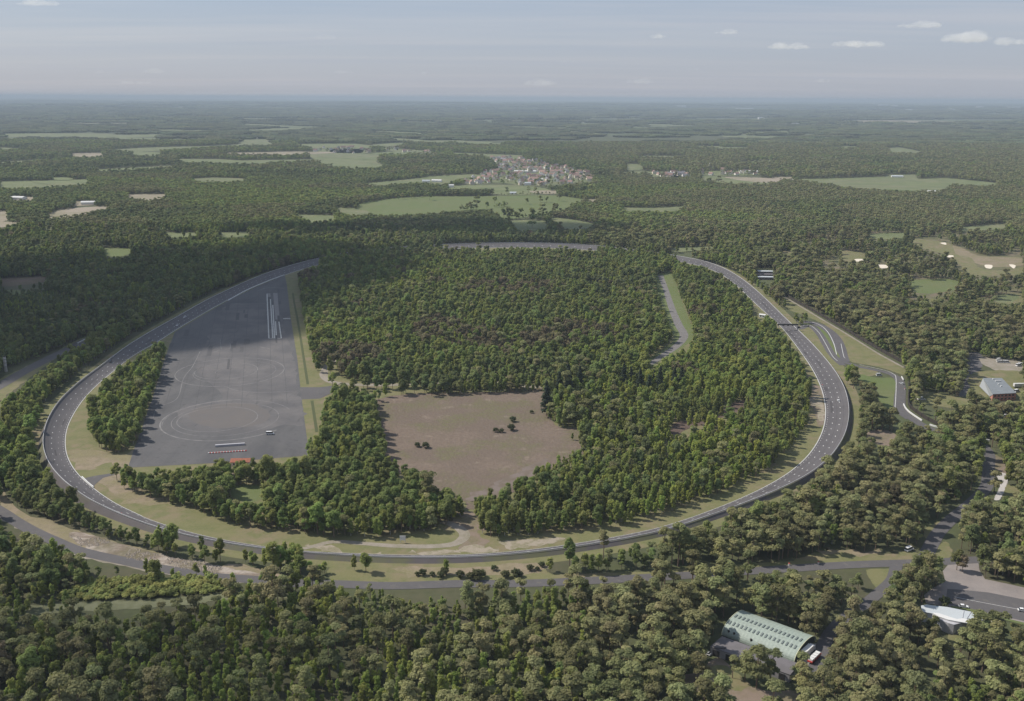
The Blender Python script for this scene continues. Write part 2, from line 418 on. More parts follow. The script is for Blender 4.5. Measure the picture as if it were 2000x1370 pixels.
# ------------------------------------------------------------------ test ring (banked speed ring)
ring = [  # (outer pixel, inner pixel, bank height)
    ('G5', (1560, 135), (1560, 190), 3), ('G5', (1400, 180), (1390, 255), 2.5), ('G5', (1250, 225), (1275, 290), 2),
    ('G5', (1100, 270), (1120, 345), 1.5), ('G5', (920, 345), (950, 420), 1.2), ('G5', (720, 440), (760, 510), 1),
    ('G5', (540, 522), (600, 600), 1), ('G5', (420, 592), (440, 690), 1), ('G5', (280, 672), (300, 775), 1), ('G5', (130, 758), (170, 850), 1.2),
    ('L1', (1650, 45), (1790, 150), 1.5), ('L1', (1480, 150), (1640, 230), 1.8), ('L1', (1300, 262), (1480, 320), 2.2), ('L1', (1180, 355), (1350, 395), 2.5),
    ('L1', (1000, 495), (1220, 510), 3), ('L1', (850, 600), (1060, 640), 3.5), ('L1', (700, 715), (930, 745), 4), ('L1', (570, 830), (830, 850), 4.2),
    ('L1', (450, 950), (740, 950), 4.5), ('L1', (350, 1090), (650, 1080), 4.5), ('L1', (280, 1230), (585, 1210), 4.5),
    ('L2', (245, 160), (535, 110), 4.5), ('L2', (230, 280), (515, 260), 4.5), ('L2', (240, 390), (520, 400), 4.5), ('L2', (275, 500), (560, 520), 4.5),
    ('L2', (330, 600), (630, 650), 4.5), ('L2', (400, 695), (735, 765), 4.5), ('L2', (500, 800), (885, 895), 4.5), ('L2', (640, 915), (1060, 1020), 4.5),
    ('L2', (790, 1015), (1220, 1120), 3.8), ('L2', (960, 1110), (1400, 1200), 3.3), ('L2', (1140, 1190), (1560, 1265), 2.8),
    ('L3', (255, 258), (350, 235), 2.4), ('L3', (440, 326), (560, 310), 2.1), ('L3', (640, 388), (760, 375), 1.8), ('L3', (850, 440), (960, 425), 1.6),
    ('L3', (1080, 488), (1160, 470), 1.5), ('L3', (1340, 532), (1400, 512), 1.5), ('L3', (1640, 572), (1700, 553), 1.5), ('L3', (1920, 605), (1960, 588), 1.5),
    ('E', (40, 558), (60, 541), 1.5), ('E', (320, 572), (330, 555), 1.5), ('E', (600, 575), (600, 558), 1.5), ('E', (900, 564), (890, 548), 1.5), ('E', (1200, 534), (1180, 518), 1.5),
    ('E', (1500, 490), (1470, 473), 1.5), ('E', (1780, 438), (1750, 421), 1.5),
    ('C', (20, 1353), (0, 1335), 1.5), ('C', (230, 1286), (200, 1268), 1.6), ('C', (440, 1210), (400, 1193), 1.8), ('C', (620, 1138), (560, 1113), 2.2),
    ('C', (790, 1062), (700, 1038), 2.5), ('C', (890, 978), (795, 945), 2.8), ('C', (965, 900), (855, 860), 3.2), ('C', (1010, 800), (888, 770), 3),
    ('C', (1027, 700), (895, 690), 3), ('C', (1010, 600), (880, 600), 2.8), ('C', (975, 520), (850, 520), 2.4), ('C', (930, 455), (812, 450), 2),
    ('C', (880, 395), (770, 390), 1.6), ('C', (820, 325), (720, 320), 1.2), ('C', (745, 250), (665, 245), 1), ('R1', (1590, 995), (1430, 985), 1),
    ('R1', (1470, 860), (1300, 880), 1), ('R1', (1340, 740), (1190, 775), 1), ('R1', (1210, 610), (1090, 680), 1), ('R1', (1060, 485), (980, 570), 1.2),
    ('R1', (900, 370), (850, 450), 1.5), ('R1', (750, 290), (700, 355), 2), ('R1', (600, 235), (540, 290), 2.5), ('R1', (440, 187), (380, 245), 3), ('R1', (230, 152), (200, 215), 3.5),
    ('X', (1260, 490), (1262, 499), 4), ('X', (1168, 480), (1165, 489), 4.5), ('X', (1088, 475), (1087, 484), 4.5), ('X', (965, 474), (966, 483), 4.5), ('X', (860, 478), (864, 487), 4.5),
    ('X', (755, 484), (762, 493), 4.5), ('X', (680, 493), (690, 502), 4),
]
O_, I_, HB = [], [], []
for k, o, i, h in ring:
    (op,), (ip,) = T(k, o), T(k, i)
    O_.append(G(*op, h + 0.15)); I_.append(G(*ip, 0.15)); HB.append([h])
def resmooth(P, it=2):
    P = np.array(P, float)
    for _ in range(it): P = P * 0.5 + (np.roll(P, 1, 0) + np.roll(P, -1, 0)) * 0.25
    return P
O_ = resmooth(O_, 1); I_ = resmooth(I_, 1)
NS = 8
RO, RI, RH = smooth(O_, NS), smooth(I_, NS), smooth(HB, NS)[:, 0]
nr = len(RO)
# keep the carriageway at least 10 m wide everywhere
for i in range(nr):
    d = RO[i] - RI[i]; l = np.linalg.norm(d)
segL = np.linalg.norm(np.roll(RI, -1, 0) - RI, axis=1)
def ring_pt(i, t, lift=0.0):
    """t: 0 inner .. 1 outer; bank profile steepens outward"""
    i = i % nr
    p = RI[i] + (RO[i] - RI[i]) * t
    return (p[0], p[1], 0.15 + RH[i] * (0.25 * t + 0.75 * t ** 2.4) + lift)
TS = [0, .12, .3, .5, .68, .82, .92, 1.0]
mb = MB(); k = len(TS)
v = [ring_pt(i, t) for i in range(nr) for t in TS]
mb.add(v, [(i * k + j, ((i + 1) % nr) * k + j, ((i + 1) % nr) * k + j + 1, i * k + j + 1) for i in range(nr) for j in range(k - 1)])
mb.m = [0] * len(mb.f)
tr = mb.build("speed_ring_road", [M_track], smooth_=True); tag(tr, kind="structure")
# flip if needed so that the face looks up
if tr.data.polygons[0].normal.z < 0: tr.data.flip_normals()
# outer shoulder falling back to the ground
dO = np.roll(RO, -1, 0) - np.roll(RO, 1, 0); dO /= np.linalg.norm(dO, axis=1)[:, None]
nO = np.stack([dO[:, 1], -dO[:, 0]], 1)
sgn = np.sign(((RO - RI) * nO).sum(1)); nO *= sgn[:, None]
v = []
for i in range(nr):
    w = 2.7 + RH[i] * .25
    v += [(*RO[i], RH[i] + 0.15), (*(RO[i] + nO[i] * 0.9), RH[i] + 0.12), (*(RO[i] + nO[i] * w), 0.02)]
f = [(i * 3 + j, ((i + 1) % nr) * 3 + j, ((i + 1) % nr) * 3 + j + 1, i * 3 + j + 1) for i in range(nr) for j in range(2)]
sh = mesh_obj("ring_embankment", v, f, M_bankout, smooth_=False); tag(sh, kind="structure")
if sh.data.polygons[0].normal.z < 0: sh.data.flip_normals()
# mown verge outside the embankment
v = []
for i in range(nr):
    w = 2.6 + RH[i] * .25
    v += [(*(RO[i] + nO[i] * w), 0.035), (*(RO[i] + nO[i] * (w + 7.5)), 0.035)]
vg_ = mesh_obj("outer_ring_verge", v, [(i * 2, ((i + 1) % nr) * 2, ((i + 1) % nr) * 2 + 1, i * 2 + 1) for i in range(nr)], M_grass); tag(vg_, kind="structure")
if vg_.data.polygons[0].normal.z < 0: vg_.data.flip_normals()
# painted marks: inner edge line, outer lane line, rows of short dashes
def arc_positions(step, start=0.0):
    cum = np.concatenate([[0], np.cumsum(segL)]); tot = cum[-1]
    s = start
    while s < tot:
        i = int(np.searchsorted(cum, s, 'right') - 1)
        yield i, (s - cum[i]) / max(segL[i % nr], 1e-6)
        s += step
def ring_f(i, fr, t, lift):
    a, b = Vector(ring_pt(i, t, lift)), Vector(ring_pt(i + 1, t, lift))
    return a.lerp(b, fr)
mb = MB()
def strip(t0, t1, sel=lambda i: True, lift=0.02):
    for i in range(nr):
        if sel(i): mb.add([ring_pt(i, t0, lift), ring_pt(i + 1, t0, lift), ring_pt(i + 1, t1, lift), ring_pt(i, t1, lift)], [(0, 1, 2, 3)])
strip(0.0, 0.035)
def dashes(t, step, ln, wt, lo=0, hi=10**9):
    for i, fr in arc_positions(step):
        if not (lo <= i < hi): continue
        dl = ln / max(segL[i % nr], .01)
        a, b = ring_f(i, fr, t - wt, .03), ring_f(i, fr + dl, t - wt, .03)
        c, d = ring_f(i, fr + dl, t + wt, .03), ring_f(i, fr, t + wt, .03)
        mb.add([a, b, c, d], [(0, 1, 2, 3)])
dashes(.36, 13, 1.8, .018); dashes(.66, 13, 1.8, .018); dashes(.12, 5.5, 1.7, .008)
pm = mb.build("ring_road_markings", [M_paint])
mb = MB()
for t_ in (.25, .51, .80): strip(t_, t_ + .012, lift=.012)
for _ in range(60):
    i_ = int(rng.integers(nr)); t_ = rng.uniform(.05, .7); n_ = int(rng.integers(2, 8)); wt_ = rng.uniform(.05, .16)
    for k_ in range(n_): mb.add([ring_pt(i_ + k_, t_, .016), ring_pt(i_ + k_ + 1, t_, .016), ring_pt(i_ + k_ + 1, t_ + wt_, .016), ring_pt(i_ + k_, t_ + wt_, .016)], [(0, 1, 2, 3)])
sm_ = mb.build("ring_road_seams", [mat("tar_seam", (.068, .064, .067))]); tag(sm_, kind="structure")
if sm_.data.polygons[0].normal.z < 0: sm_.data.flip_normals(); tag(pm, kind="structure")
for p in pm.data.polygons: pass
if pm.data.polygons[0].normal.z < 0: pm.data.flip_normals()
# guard rail on the crest
def rail(name, pts, zs, m, h=0.75, th=0.18, post=4.0, label=None, cat="guard rail", mpost=None, parent_closed=False, base=0.45):
    root = empty(name, (float(pts[0][0]), float(pts[0][1]), 0)); tag(root, label, cat)
    off = np.array(pts[0][:2])
    d = np.gradient(pts, axis=0); d /= np.linalg.norm(d, axis=1)[:, None] + 1e-9
    nn = np.stack([-d[:, 1], d[:, 0]], 1) * th / 2
    q = pts - off; a, b = q + nn, q - nn; k = len(pts)
    v = [(*p, z + base) for p, z in zip(a, zs)] + [(*p, z + base) for p, z in zip(b, zs)] + [(*p, z + h) for p, z in zip(b, zs)] + [(*p, z + h) for p, z in zip(a, zs)]
    f = []
    for i in range(k - 1):
        for j in range(4):
            f.append((j * k + i, j * k + i + 1, ((j + 1) % 4) * k + i + 1, ((j + 1) % 4) * k + i))
    f += [(0, k, 2 * k, 3 * k), (k - 1, 4 * k - 1, 3 * k - 1, 2 * k - 1)]
    mesh_obj("rail_beam", v, f, m, root)
    mbp = MB(); acc = 0; posts = []
    for i in range(k - 1):
        acc += np.linalg.norm(pts[i + 1] - pts[i])
        if acc > post: acc = 0; posts.append((q[i][0], q[i][1], zs[i], math.hypot(*pts[i])))
    posts.sort(key=lambda p_: p_[3])
    for n_, (x, y, z_, _) in enumerate(posts):
        tgt = MB() if n_ < 95 else mbp
        tgt.box(x - .07, x + .07, y - .07, y + .07, z_ - .1, z_ + h - .05)
        if n_ < 95: tgt.build("rail_post", mpost or m, root)
    if mbp.v: mbp.build("rail_posts", mpost or m, root)["kind"] = "stuff"
    return root
idx = list(range(nr)) + [0]
rail("guard_rail", (RO + nO * 0.35)[idx], (RH + 0.13)[idx], M_rail, h=1.0, th=.25, label="grey steel guard rail along the outer crest of the whole test ring", post=8, base=.35)

# ------------------------------------------------------------------ ground patches
infield = RI
sheet("infield_grass", infield, 0.05, M_grass, sm=1)
pad_px = T('X', (341.5, 649), (395, 617), (447, 587), (500, 561), (556, 537.5), (560, 555), (568, 623), (581, 704), (588, 771), (600, 860), (604, 890), (420, 905), (250, 914), (262, 877), (275, 844), (300, 770), (323, 698))
pad = W(pad_px)
sheet("test_platform", pad, 0.12, M_pad, sm=1)
# worn, lighter areas of the platform
sheet("worn_platform_area", W(T('P', (560, 330), (700, 320), (850, 330), (930, 420), (960, 560), (1010, 700), (1040, 900), (1070, 1060), (1060, 1140), (930, 1130), (800, 1180), (640, 1190), (420, 1180), (260, 1130), (220, 1060), (300, 990), (520, 960), (480, 880), (380, 800), (360, 700), (430, 560), (470, 440))), 0.14, M_padwear, rough=2.5)
sheet("rubbed_platform_area", W(T('P', (300, 1060), (360, 1020), (480, 995), (640, 985), (760, 1000), (830, 1040), (840, 1090), (760, 1130), (640, 1150), (480, 1150), (360, 1120))), 0.16, M_padrust, rough=1.5)
mb = MB()
def line_on(pts, w, z=0.18, n=5, closed=False):
    P = smooth(pts, n, closed) if n > 1 else np.asarray(pts)
    if closed: P = np.vstack([P, P[:1]])
    d = np.gradient(P, axis=0); d /= np.linalg.norm(d, axis=1)[:, None] + 1e-9
    nn = np.stack([-d[:, 1], d[:, 0]], 1) * w / 2
    k = len(P); a, b = P + nn, P - nn
    mb.add([(*p, z) for p in a] + [(*p, z) for p in b], [(i, k + i, k + i + 1, i + 1) for i in range(k - 1)])
def circle_pts(c, r, a0=0, a1=360, n=60):
    return np.array([c + r * np.array([math.cos(R(a)), math.sin(R(a))]) for a in np.linspace(a0, a1, n)])
def circ_from(l, rr):      # leftmost / rightmost image points of a circle on the ground
    a, b = G(*l), G(*rr); return (a + b) / 2, np.linalg.norm(b - a) / 2
(lp, rp) = T('P', (215, 790), (942, 760)); c1, r1 = circ_from(lp, rp)
(lp, rp) = T('P', (120, 1110), (1010, 1075)); c2, r2 = circ_from(lp, rp)
line_on(circle_pts(c1, r1), .8, n=1); line_on(circle_pts(c1 + [4, 0], r1 * .76), .4, n=1); line_on(circle_pts(c1 + [-4, 2], r1 * .58), .6, n=1); line_on(circle_pts(c1, r1 * .27), .3, n=1)
line_on(circle_pts(c2, r2, 95, 330), 1.1, n=1); line_on(circle_pts(c2, r2 * .97, 30, 200), .5, n=1); line_on(circle_pts(c2 + [-2, 0], r2 * .8), .5, n=1); line_on(circle_pts(c2 + [-8, 0], r2 * .6), .6, n=1)
line_on(W(T('P', (380, 640), (330, 740), (270, 820), (240, 930), (200, 975), (120, 1005), (85, 1030), (65, 1085))), .6)
line_on(W(T('P', (440, 600), (445, 650), (520, 630), (580, 620), (580, 590))), .7)
line_on(W(T('P', (515, 560), (520, 625))), .7, n=1); line_on(W(T('P', (450, 600), (480, 590))), .7, n=1)
line_on(W(T('P', (480, 330), (620, 318), (820, 322))), .8); line_on(W(T('P', (560, 880), (640, 905), (800, 915), (1040, 905))), .6)
line_on(W(T('P', (765, 235), (830, 215), (950, 218))), 1.4)
line_on(W(T('P', (780, 610), (850, 625))), 1.0, n=1)
wp = mb.build("faded_platform_lines", [M_faint]); tag(wp, kind="structure")
if wp.data.polygons[0].normal.z < 0: wp.data.flip_normals()
mb = MB()
e0, e1 = G(560, 555), G(600, 860); ed = (e1 - e0) / np.linalg.norm(e1 - e0); en = np.array([ed[1], -ed[0]]); en = en if en[0] < 0 else -en
for k_ in range(1, 16):
    ln_ = np.array([e0 + en * 11.5 * k_ + ed * u_ for u_ in np.arange(-150, 520, 6)])
    ln_ = ln_[inpoly(ln_, pad)]
    if len(ln_) > 3: line_on(ln_, .35, z=.17, n=1)
for _ in range(34):
    c_ = e0 + en * rng.uniform(6, 150) + ed * rng.uniform(0, 420); q_ = np.array([c_, c_ + ed * rng.uniform(14, 40)])
    if inpoly(q_, pad).all(): line_on(q_, rng.uniform(1.5, 5), z=.172 + .0015 * _, n=1)
ws = mb.build("platform_seams", [mat("tar_patch", (.074, .072, .075), noises=[(3, .4, .6, (.085, .083, .085), .7, 3)])]); tag(ws, kind="structure")
if ws.data.polygons[0].normal.z < 0: ws.data.flip_normals()
mb = MB()
for a, b in (((827, 255), (840, 553)), ((850, 290), (866, 553)), ((866, 330), (878, 553)), ((884, 440), (890, 553)), ((905, 430), (923, 553)), ((838, 553), (926, 553))):
    line_on(W(T('P', a, b)), 1.2, n=1, z=.20)
wp = mb.build("white_bay_lines", [M_faint if False else mat("bay_paint", (.42, .42, .40), noises=[(4, .45, .7, (.28, .28, .28), .8, 3)])]); tag(wp, kind="structure")
sheet("concrete_lane", W(T('P', (868, 250), (897, 250), (912, 425), (884, 428))), 0.17, mat("worn_grey_lane", (.20, .19, .19), noises=[(6, .4, .7, (.17, .16, .16), .7, 3)]), sm=1)
sheet("concrete_lane", W(T('P', (828, 252), (850, 252), (852, 288), (830, 290))), 0.17, MATS["worn_grey_lane"], sm=1)

heath_px = T('B', (232, 540), (290, 512), (480, 488), (560, 500), (700, 488), (1000, 478), (1170, 470), (1215, 462), (1165, 530), (1190, 620), (1270, 680), (1352, 672), (1375, 730), (1395, 775), (1330, 795), (1200, 845), (1100, 912), (1000, 972), (900, 1012), (820, 1048), (760, 1064), (742, 1022), (640, 1018), (560, 962), (500, 925), (400, 872), (310, 825), (280, 740), (262, 650))
# the sheet runs on beneath the trees at its near side
heath_w = W(heath_px)
heath_sheet = W(T('B', (215, 540), (290, 505), (480, 482), (700, 480), (1000, 470), (1230, 455), (1180, 530), (1210, 620), (1290, 680), (1370, 668), (1400, 730), (1420, 790), (1340, 850), (1220, 900), (1110, 970), (1010, 1030), (900, 1075), (820, 1110), (760, 1125), (700, 1080), (620, 1060), (540, 1010), (400, 930), (290, 870), (260, 760), (240, 650)))
sheet("heather_clearing", heath_sheet, 0.11, M_heath, rough=2.0)
sheet("pale_heather_edge", W(T('B', (1180, 850), (1210, 870), (1120, 930), (1010, 990), (900, 1040), (760, 1085), (755, 1050), (870, 1010), (960, 950), (1080, 900))), 0.13, mat("pale_heather", (.160, .130, .115), noises=[(8, .42, .60, (.125, .10, .075), .9, 5)]), rough=3)

OPEN = []      # (pixel polygon, test_tops)
def opening(px, tops=True): OPEN.append((np.array(px), tops))
opening(pad_px); opening(heath_px)
# strip of grass right of the platform, the ditch in it
pg = T('X', (556, 537), (578, 533), (583, 560), (592, 610), (600, 655), (606, 700), (616, 735), (632, 745), (630, 800), (626, 850), (600, 850), (588, 771), (581, 704), (568, 623), (560, 555))
opening(pg)
sheet("platform_verge", W(pg), 0.09, M_grass, rough=1.0)
ribbon("ditch", W(T('P', (1000, 250), (1012, 330), (1030, 420), (1050, 540), (1075, 700), (1100, 860))), 2.2, 0.13, mat("ditch_grass", (.07, .08, .035)))
ribbon("ditch", W(T('P', (1128, 970), (1145, 1080), (1160, 1180))), 2.2, 0.13, MATS["ditch_grass"])
cg = T('A', (1675, 448), (1782, 448), (1850, 440), (1860, 475), (1782, 512), (1680, 516)); opening(cg)
sheet("side_road", W(cg), 0.15, M_road, sm=1)
pth = T('G5', (1800, 1080), (1700, 1180), (1660, 1260), (1710, 1320), (1820, 1350)) + T('B', (70, 430), (270, 436), (560, 425), (850, 415), (1100, 445), (1240, 440))
ribbon("forest_track", W(pth), 7.0, 0.14, M_gravel)
opening(T('B', (0, 260), (30, 330), (20, 380), (90, 410), (270, 425), (540, 420), (540, 440), (300, 450), (90, 450), (0, 420)), True)
opening(T('G5', (1830, 1070), (1750, 1180), (1720, 1260), (1820, 1320), (2000, 1350), (2000, 1370), (1640, 1365), (1640, 1230), (1700, 1120)), False)
# little road through the wood on the right of the infield
sr = T('X', (1290, 538), (1300, 565), (1312, 602), (1325, 634), (1336, 656), (1322, 676), (1296, 694), (1270, 712))
ribbon("forest_road", W(sr), [7, 7, 8, 9, 8, 7, 6], 0.14, mat('pale_asphalt', (.165, .155, .15), noises=[(6, .4, .6, (.135, .128, .125), .8, 4)]))
srg = T('X', (1278, 540), (1310, 531), (1326, 572), (1344, 620), (1358, 652), (1348, 668), (1320, 688), (1292, 704), (1268, 720), (1262, 706), (1296, 682), (1316, 662), (1303, 622), (1288, 580))
sheet("roadside_grass", W(srg), 0.10, M_green, rough=1.2); opening(srg)
# brown boggy clearing
bogp = T('C', (20, 810), (40, 770), (140, 740), (300, 720), (330, 680), (400, 640), (540, 620), (600, 640), (560, 670), (450, 690), (340, 720), (260, 750), (120, 800), (40, 830))
sheet("bog_clearing", W(bogp), 0.12, M_bog, rough=2); opening(T('C', (30, 790), (60, 765), (140, 740), (290, 722), (330, 680), (400, 645), (480, 640), (380, 700), (290, 740), (150, 780), (50, 820)), True)
lawn = T('A', (1270, 1010), (1390, 990), (1490, 1020), (1480, 1060), (1380, 1090), (1290, 1050)); sheet("small_lawn", W(lawn), .10, M_green, rough=1); opening(lawn)
yard = T('A', (1290, 840), (1420, 850), (1400, 900), (1340, 930), (1180, 945), (1180, 920), (1290, 900)); sheet("brown_yard", W(yard), .10, M_dirt, rough=1); opening(yard, False)
bl = T('D', (560, 130), (640, 110), (760, 210), (920, 240), (960, 270), (700, 260), (600, 200)); sheet("bare_verge", W(bl), .09, M_patch, rough=3.5)
bl = T('L2', (600, 420), (760, 400), (900, 380), (1060, 450), (1300, 440), (1400, 380), (1330, 620), (1100, 560), (900, 640), (700, 650), (620, 560)); sheet("bare_verge", W(bl), .09, M_patch, rough=3.5)
turn = W(T('L2', (735, 770), (900, 735), (1120, 700), (1160, 720), (1010, 760), (900, 850), (885, 890))); sheet("ring_access_road", turn, .14, M_road, sm=1)
# verge of the ring: nothing grows close to it (base test only, world distance)
e1 = W(T('C', (805, 560), (860, 560), (890, 640), (885, 760), (850, 780), (830, 700), (800, 640))); sheet("bare_verge", e1, .09, M_dirt, rough=1.2)

# outer side ------------------------------------------------------
srvl = T('D', (-260, 150), (-120, 240), (0, 310), (100, 375), (200, 430), (300, 475), (420, 525), (540, 557), (700, 590), (850, 622), (1000, 648), (1180, 675), (1400, 692), (1600, 710), (1900, 718)) + T('E', (330, 727), (700, 716), (1130, 712)) + T('F', (0, 676), (300, 656), (600, 637), (800, 624), (1000, 612), (1200, 604), (1420, 598), (1560, 592), (1750, 582), (1900, 578))
_, SRV = ribbon("service_road", W(srvl), 7.5, 0.14, M_road)
bank = T('D', (0, 175), (60, 255), (150, 325), (280, 365), (440, 420), (560, 455), (700, 500), (830, 530), (960, 570), (1180, 615), (1350, 605), (1490, 640), (1620, 680), (1480, 680), (1180, 655), (850, 602), (540, 540), (420, 505), (300, 455), (100, 355), (0, 290))
sheet("sandy_bank", W(bank), 0.07, M_patch, rough=1.5); opening(bank)
rub = T('D', (380, 440), (470, 430), (620, 480), (760, 520), (860, 545), (1000, 575), (1130, 590), (1240, 620), (1480, 660), (1470, 680), (1180, 655), (1000, 630), (850, 600), (700, 572), (540, 538), (440, 500))
sheet("rubble_bank", W(rub), 0.10, M_rubble, rough=1.5)
vrg = T('D', (0, 355), (100, 410), (200, 465), (300, 500), (420, 555), (540, 590), (700, 620), (850, 655), (1000, 675), (1180, 705), (1400, 715), (1500, 725), (1500, 700), (1180, 680), (850, 630), (540, 560), (300, 480), (0, 315))
sheet("sandy_verge", W(vrg), 0.08, M_gravel, rough=1.2); opening(vrg, False)
# loose pale stones scattered over the bank
mb = MB()
P = W(rub); lo, hi = P.min(0), P.max(0)
q = rng.uniform(lo, hi, (9000, 2)); q = q[inpoly(q, P)]; q = q[vnoise(q, 14, 3) > .50][:520]
for x, y in q:
    s = rng.uniform(.25, .9); a = rng.uniform(0, 6.28); pts = [(x + s * rng.uniform(.6, 1.2) * math.cos(a + t), y + s * rng.uniform(.6, 1.2) * math.sin(a + t)) for t in (0, 1.2, 2.5, 3.8, 5.1)]
    n = len(mb.v); top = (x, y, .1 + s * .6)
    mb.add([(*p, .08) for p in pts] + [top], [(i, (i + 1) % 5, 5) for i in range(5)])
st = mb.build("pale_stones", [mat("sandstone", (.30, .26, .22), noises=[(6, .4, .6, (.20, .17, .14), .8, 3)])]); tag(st, "pale loose stones strewn over the sandy bank beside the service road", "stones", kind="stuff")

strip_px = T('E', (0, 605), (250, 612), (600, 608), (900, 600), (1180, 580), (1200, 640), (1240, 660), (1500, 655), (1700, 650), (1998, 625)) + T('F', (230, 600), (400, 608), (740, 580), (830, 540), (1000, 530), (1200, 545), (1390, 540), (1400, 575), (1330, 592), (1000, 600), (750, 615), (500, 632), (0, 665)) + T('E', (1700, 690), (1100, 700), (700, 705), (330, 712), (0, 700))
sheet("roadside_heath", W(strip_px), 0.07, M_grass, rough=1.5); opening(strip_px)
brown = T('E', (330, 630), (520, 622), (900, 620), (1180, 600), (1170, 640), (1000, 665), (700, 668), (420, 670)); sheet("brown_heath_strip", W(brown), .09, M_patch, rough=3)
brown = T('F', (860, 540), (930, 515), (1100, 535), (1200, 530), (1180, 550), (980, 552)); sheet("brown_heath_strip", W(brown), .09, M_patch, rough=3.5); opening(brown, False)
tri = T('F', (1125, 640), (1250, 633), (1278, 660), (1235, 710), (1195, 752), (1150, 710)); sheet("junction_lawn", W(tri), .09, M_grass, rough=.8); opening(tri)
tri = T('F', (1478, 575), (1500, 520), (1560, 480), (1600, 540), (1560, 585), (1500, 592)); sheet("junction_lawn", W(tri), .09, M_grass, rough=.8); opening(tri)
opening(T('F', (1400, 590), (1440, 540), (1490, 470), (1530, 410), (1560, 400), (1510, 500), (1470, 600), (1420, 640)), True)
sheet("roadside_lawn", W(T('F', (1440, 420), (1520, 370), (1560, 380), (1500, 440), (1460, 470))), .08, M_grass, rough=.8)
rd = T('C', (1366, 732), (1450, 782), (1600, 835), (1740, 872), (1800, 930), (1800, 1000)) + T('F', (1800, 100), (1785, 180), (1715, 255), (1600, 350), (1530, 420), (1490, 480), (1450, 560), (1420, 600))
ribbon("access_road", W(rd), 7.5, 0.15, M_road)
opening(T('F', (1795, 20), (1830, 40), (1838, 110), (1835, 180), (1800, 225), (1740, 240), (1770, 190), (1800, 120)), True)
opening(T('F', (1480, 470), (1540, 400), (1600, 355), (1640, 340), (1600, 380), (1540, 450), (1500, 500)), True)
pp = T('F', (1840, 95), (1915, 112), (1900, 160), (1868, 240), (1832, 245), (1860, 180), (1862, 150)); sheet("concrete_path", W(pp), .13, M_concrete, rough=.4); opening(pp)
lw = T('F', (1900, 160), (1998, 190), (1998, 225), (1880, 235)); sheet("roadside_lawn", W(lw), .1, M_grass, rough=.8); opening(lw)
lw = T('F', (1820, 0), (1880, 20), (1900, 100), (1840, 95)); sheet("roadside_lawn", W(lw), .1, M_dirt, rough=.8); opening(lw)
hp = T('F', (1285, 615), (1265, 690), (1200, 755), (1110, 830), (1010, 900), (930, 975), (885, 1050), (850, 1140), (830, 1210))
ribbon("hangar_drive", W(hp), 6.0, 0.16, M_road)
opening(T('F', (1300, 640), (1290, 690), (1215, 770), (1150, 830), (1100, 850), (1160, 770), (1240, 690)), True)
opening(T('F', (940, 940), (980, 920), (900, 1060), (880, 1180), (820, 1210), (800, 1110), (850, 1040)), True)
park = T('F', (1545, 645), (1600, 580), (1740, 575), (1750, 640), (1780, 690), (1900, 715), (2100, 760), (2300, 800), (2300, 1000), (2000, 935), (1860, 905), (1750, 870), (1600, 850), (1450, 825), (1440, 780), (1490, 740), (1560, 705))
sheet("car_park", W(park), 0.12, mat("sandy_asphalt", (.235, .208, .195), noises=[(10, .4, .65, (.175, .158, .152), .8, 5), (1.5, .4, .7, (.225, .20, .185), .5, 3)]), sm=1); opening(park)
sheet("car_park_lane", W(T('F', (1570, 745), (1650, 750), (1800, 765), (2000, 805), (2300, 860), (2300, 985), (2000, 925), (1870, 895), (1700, 855), (1560, 830))), 0.145, M_road, sm=1)
mb = MB(); line_on(W(T('F', (1610, 790), (1760, 820), (2000, 865))), .3, z=.17); o = mb.build("parking_line", [M_paint]); tag(o, kind="structure")
ribbon("grass_strip", W(T('F', (1590, 845), (1700, 862), (1860, 905), (2000, 940))), 2.2, .17, M_green)
hy = T('F', (100, 1230), (200, 1195), (280, 1130), (330, 1150), (430, 1260), (560, 1310), (700, 1310), (740, 1330), (780, 1420), (60, 1420), (130, 1330), (60, 1270)); sheet("sandy_clearing", W(hy), .1, M_dirt, rough=1.2); opening(hy, False)
hy2 = T('Hg', (250, 960), (420, 940), (600, 1080), (700, 1180), (560, 1250), (440, 1200), (300, 1130), (270, 1040)); sheet("sandy_lawn", W(hy2), .12, M_grass, rough=1); opening(hy2, False)
opening(T('Hg', (0, 1030), (60, 1060), (90, 1160), (40, 1290), (0, 1280)), True)
opening(T('Hg', (430, 1290), (700, 1190), (900, 1230), (1100, 1290), (1300, 1260), (1360, 1370), (400, 1370)), True)
opening(T('Hg', (210, 690), (360, 560), (370, 420), (515, 310), (600, 310), (1390, 640), (1520, 720), (1500, 850), (1330, 920), (1230, 1050), (1000, 1010), (480, 900), (240, 800)), True)
opening(T('Hg', (1430, 650), (1560, 640), (1700, 500), (1740, 480), (1600, 700), (1580, 940), (1480, 980), (1420, 900)), True)
sheet("hangar_apron", W(T('Hg', (1400, 700), (1440, 665), (1560, 660), (1640, 560), (1720, 500), (1600, 700), (1580, 960), (1430, 1000), (1300, 960))), .13, mat("apron", (.235, .225, .205), noises=[(5, .4, .7, (.16, .17, .10), .8, 4)]), rough=.8)
pv = T('Pk', (780, 1200), (950, 1210), (960, 1370), (900, 1440), (800, 1400)); sheet("pavilion_lawn", W(pv), .1, M_grass, rough=.5); opening(pv)
opening(T('Pk', (320, 790), (400, 770), (560, 900), (560, 1050), (400, 1010), (330, 900)), True)
opening(T('Pk', (360, 770), (560, 780), (980, 840), (1220, 895), (1530, 1035), (1430, 1075), (1320, 1060), (1060, 1060), (1000, 1130), (960, 1210), (720, 1180), (690, 1100), (540, 1000), (520, 1010), (370, 890)), True)
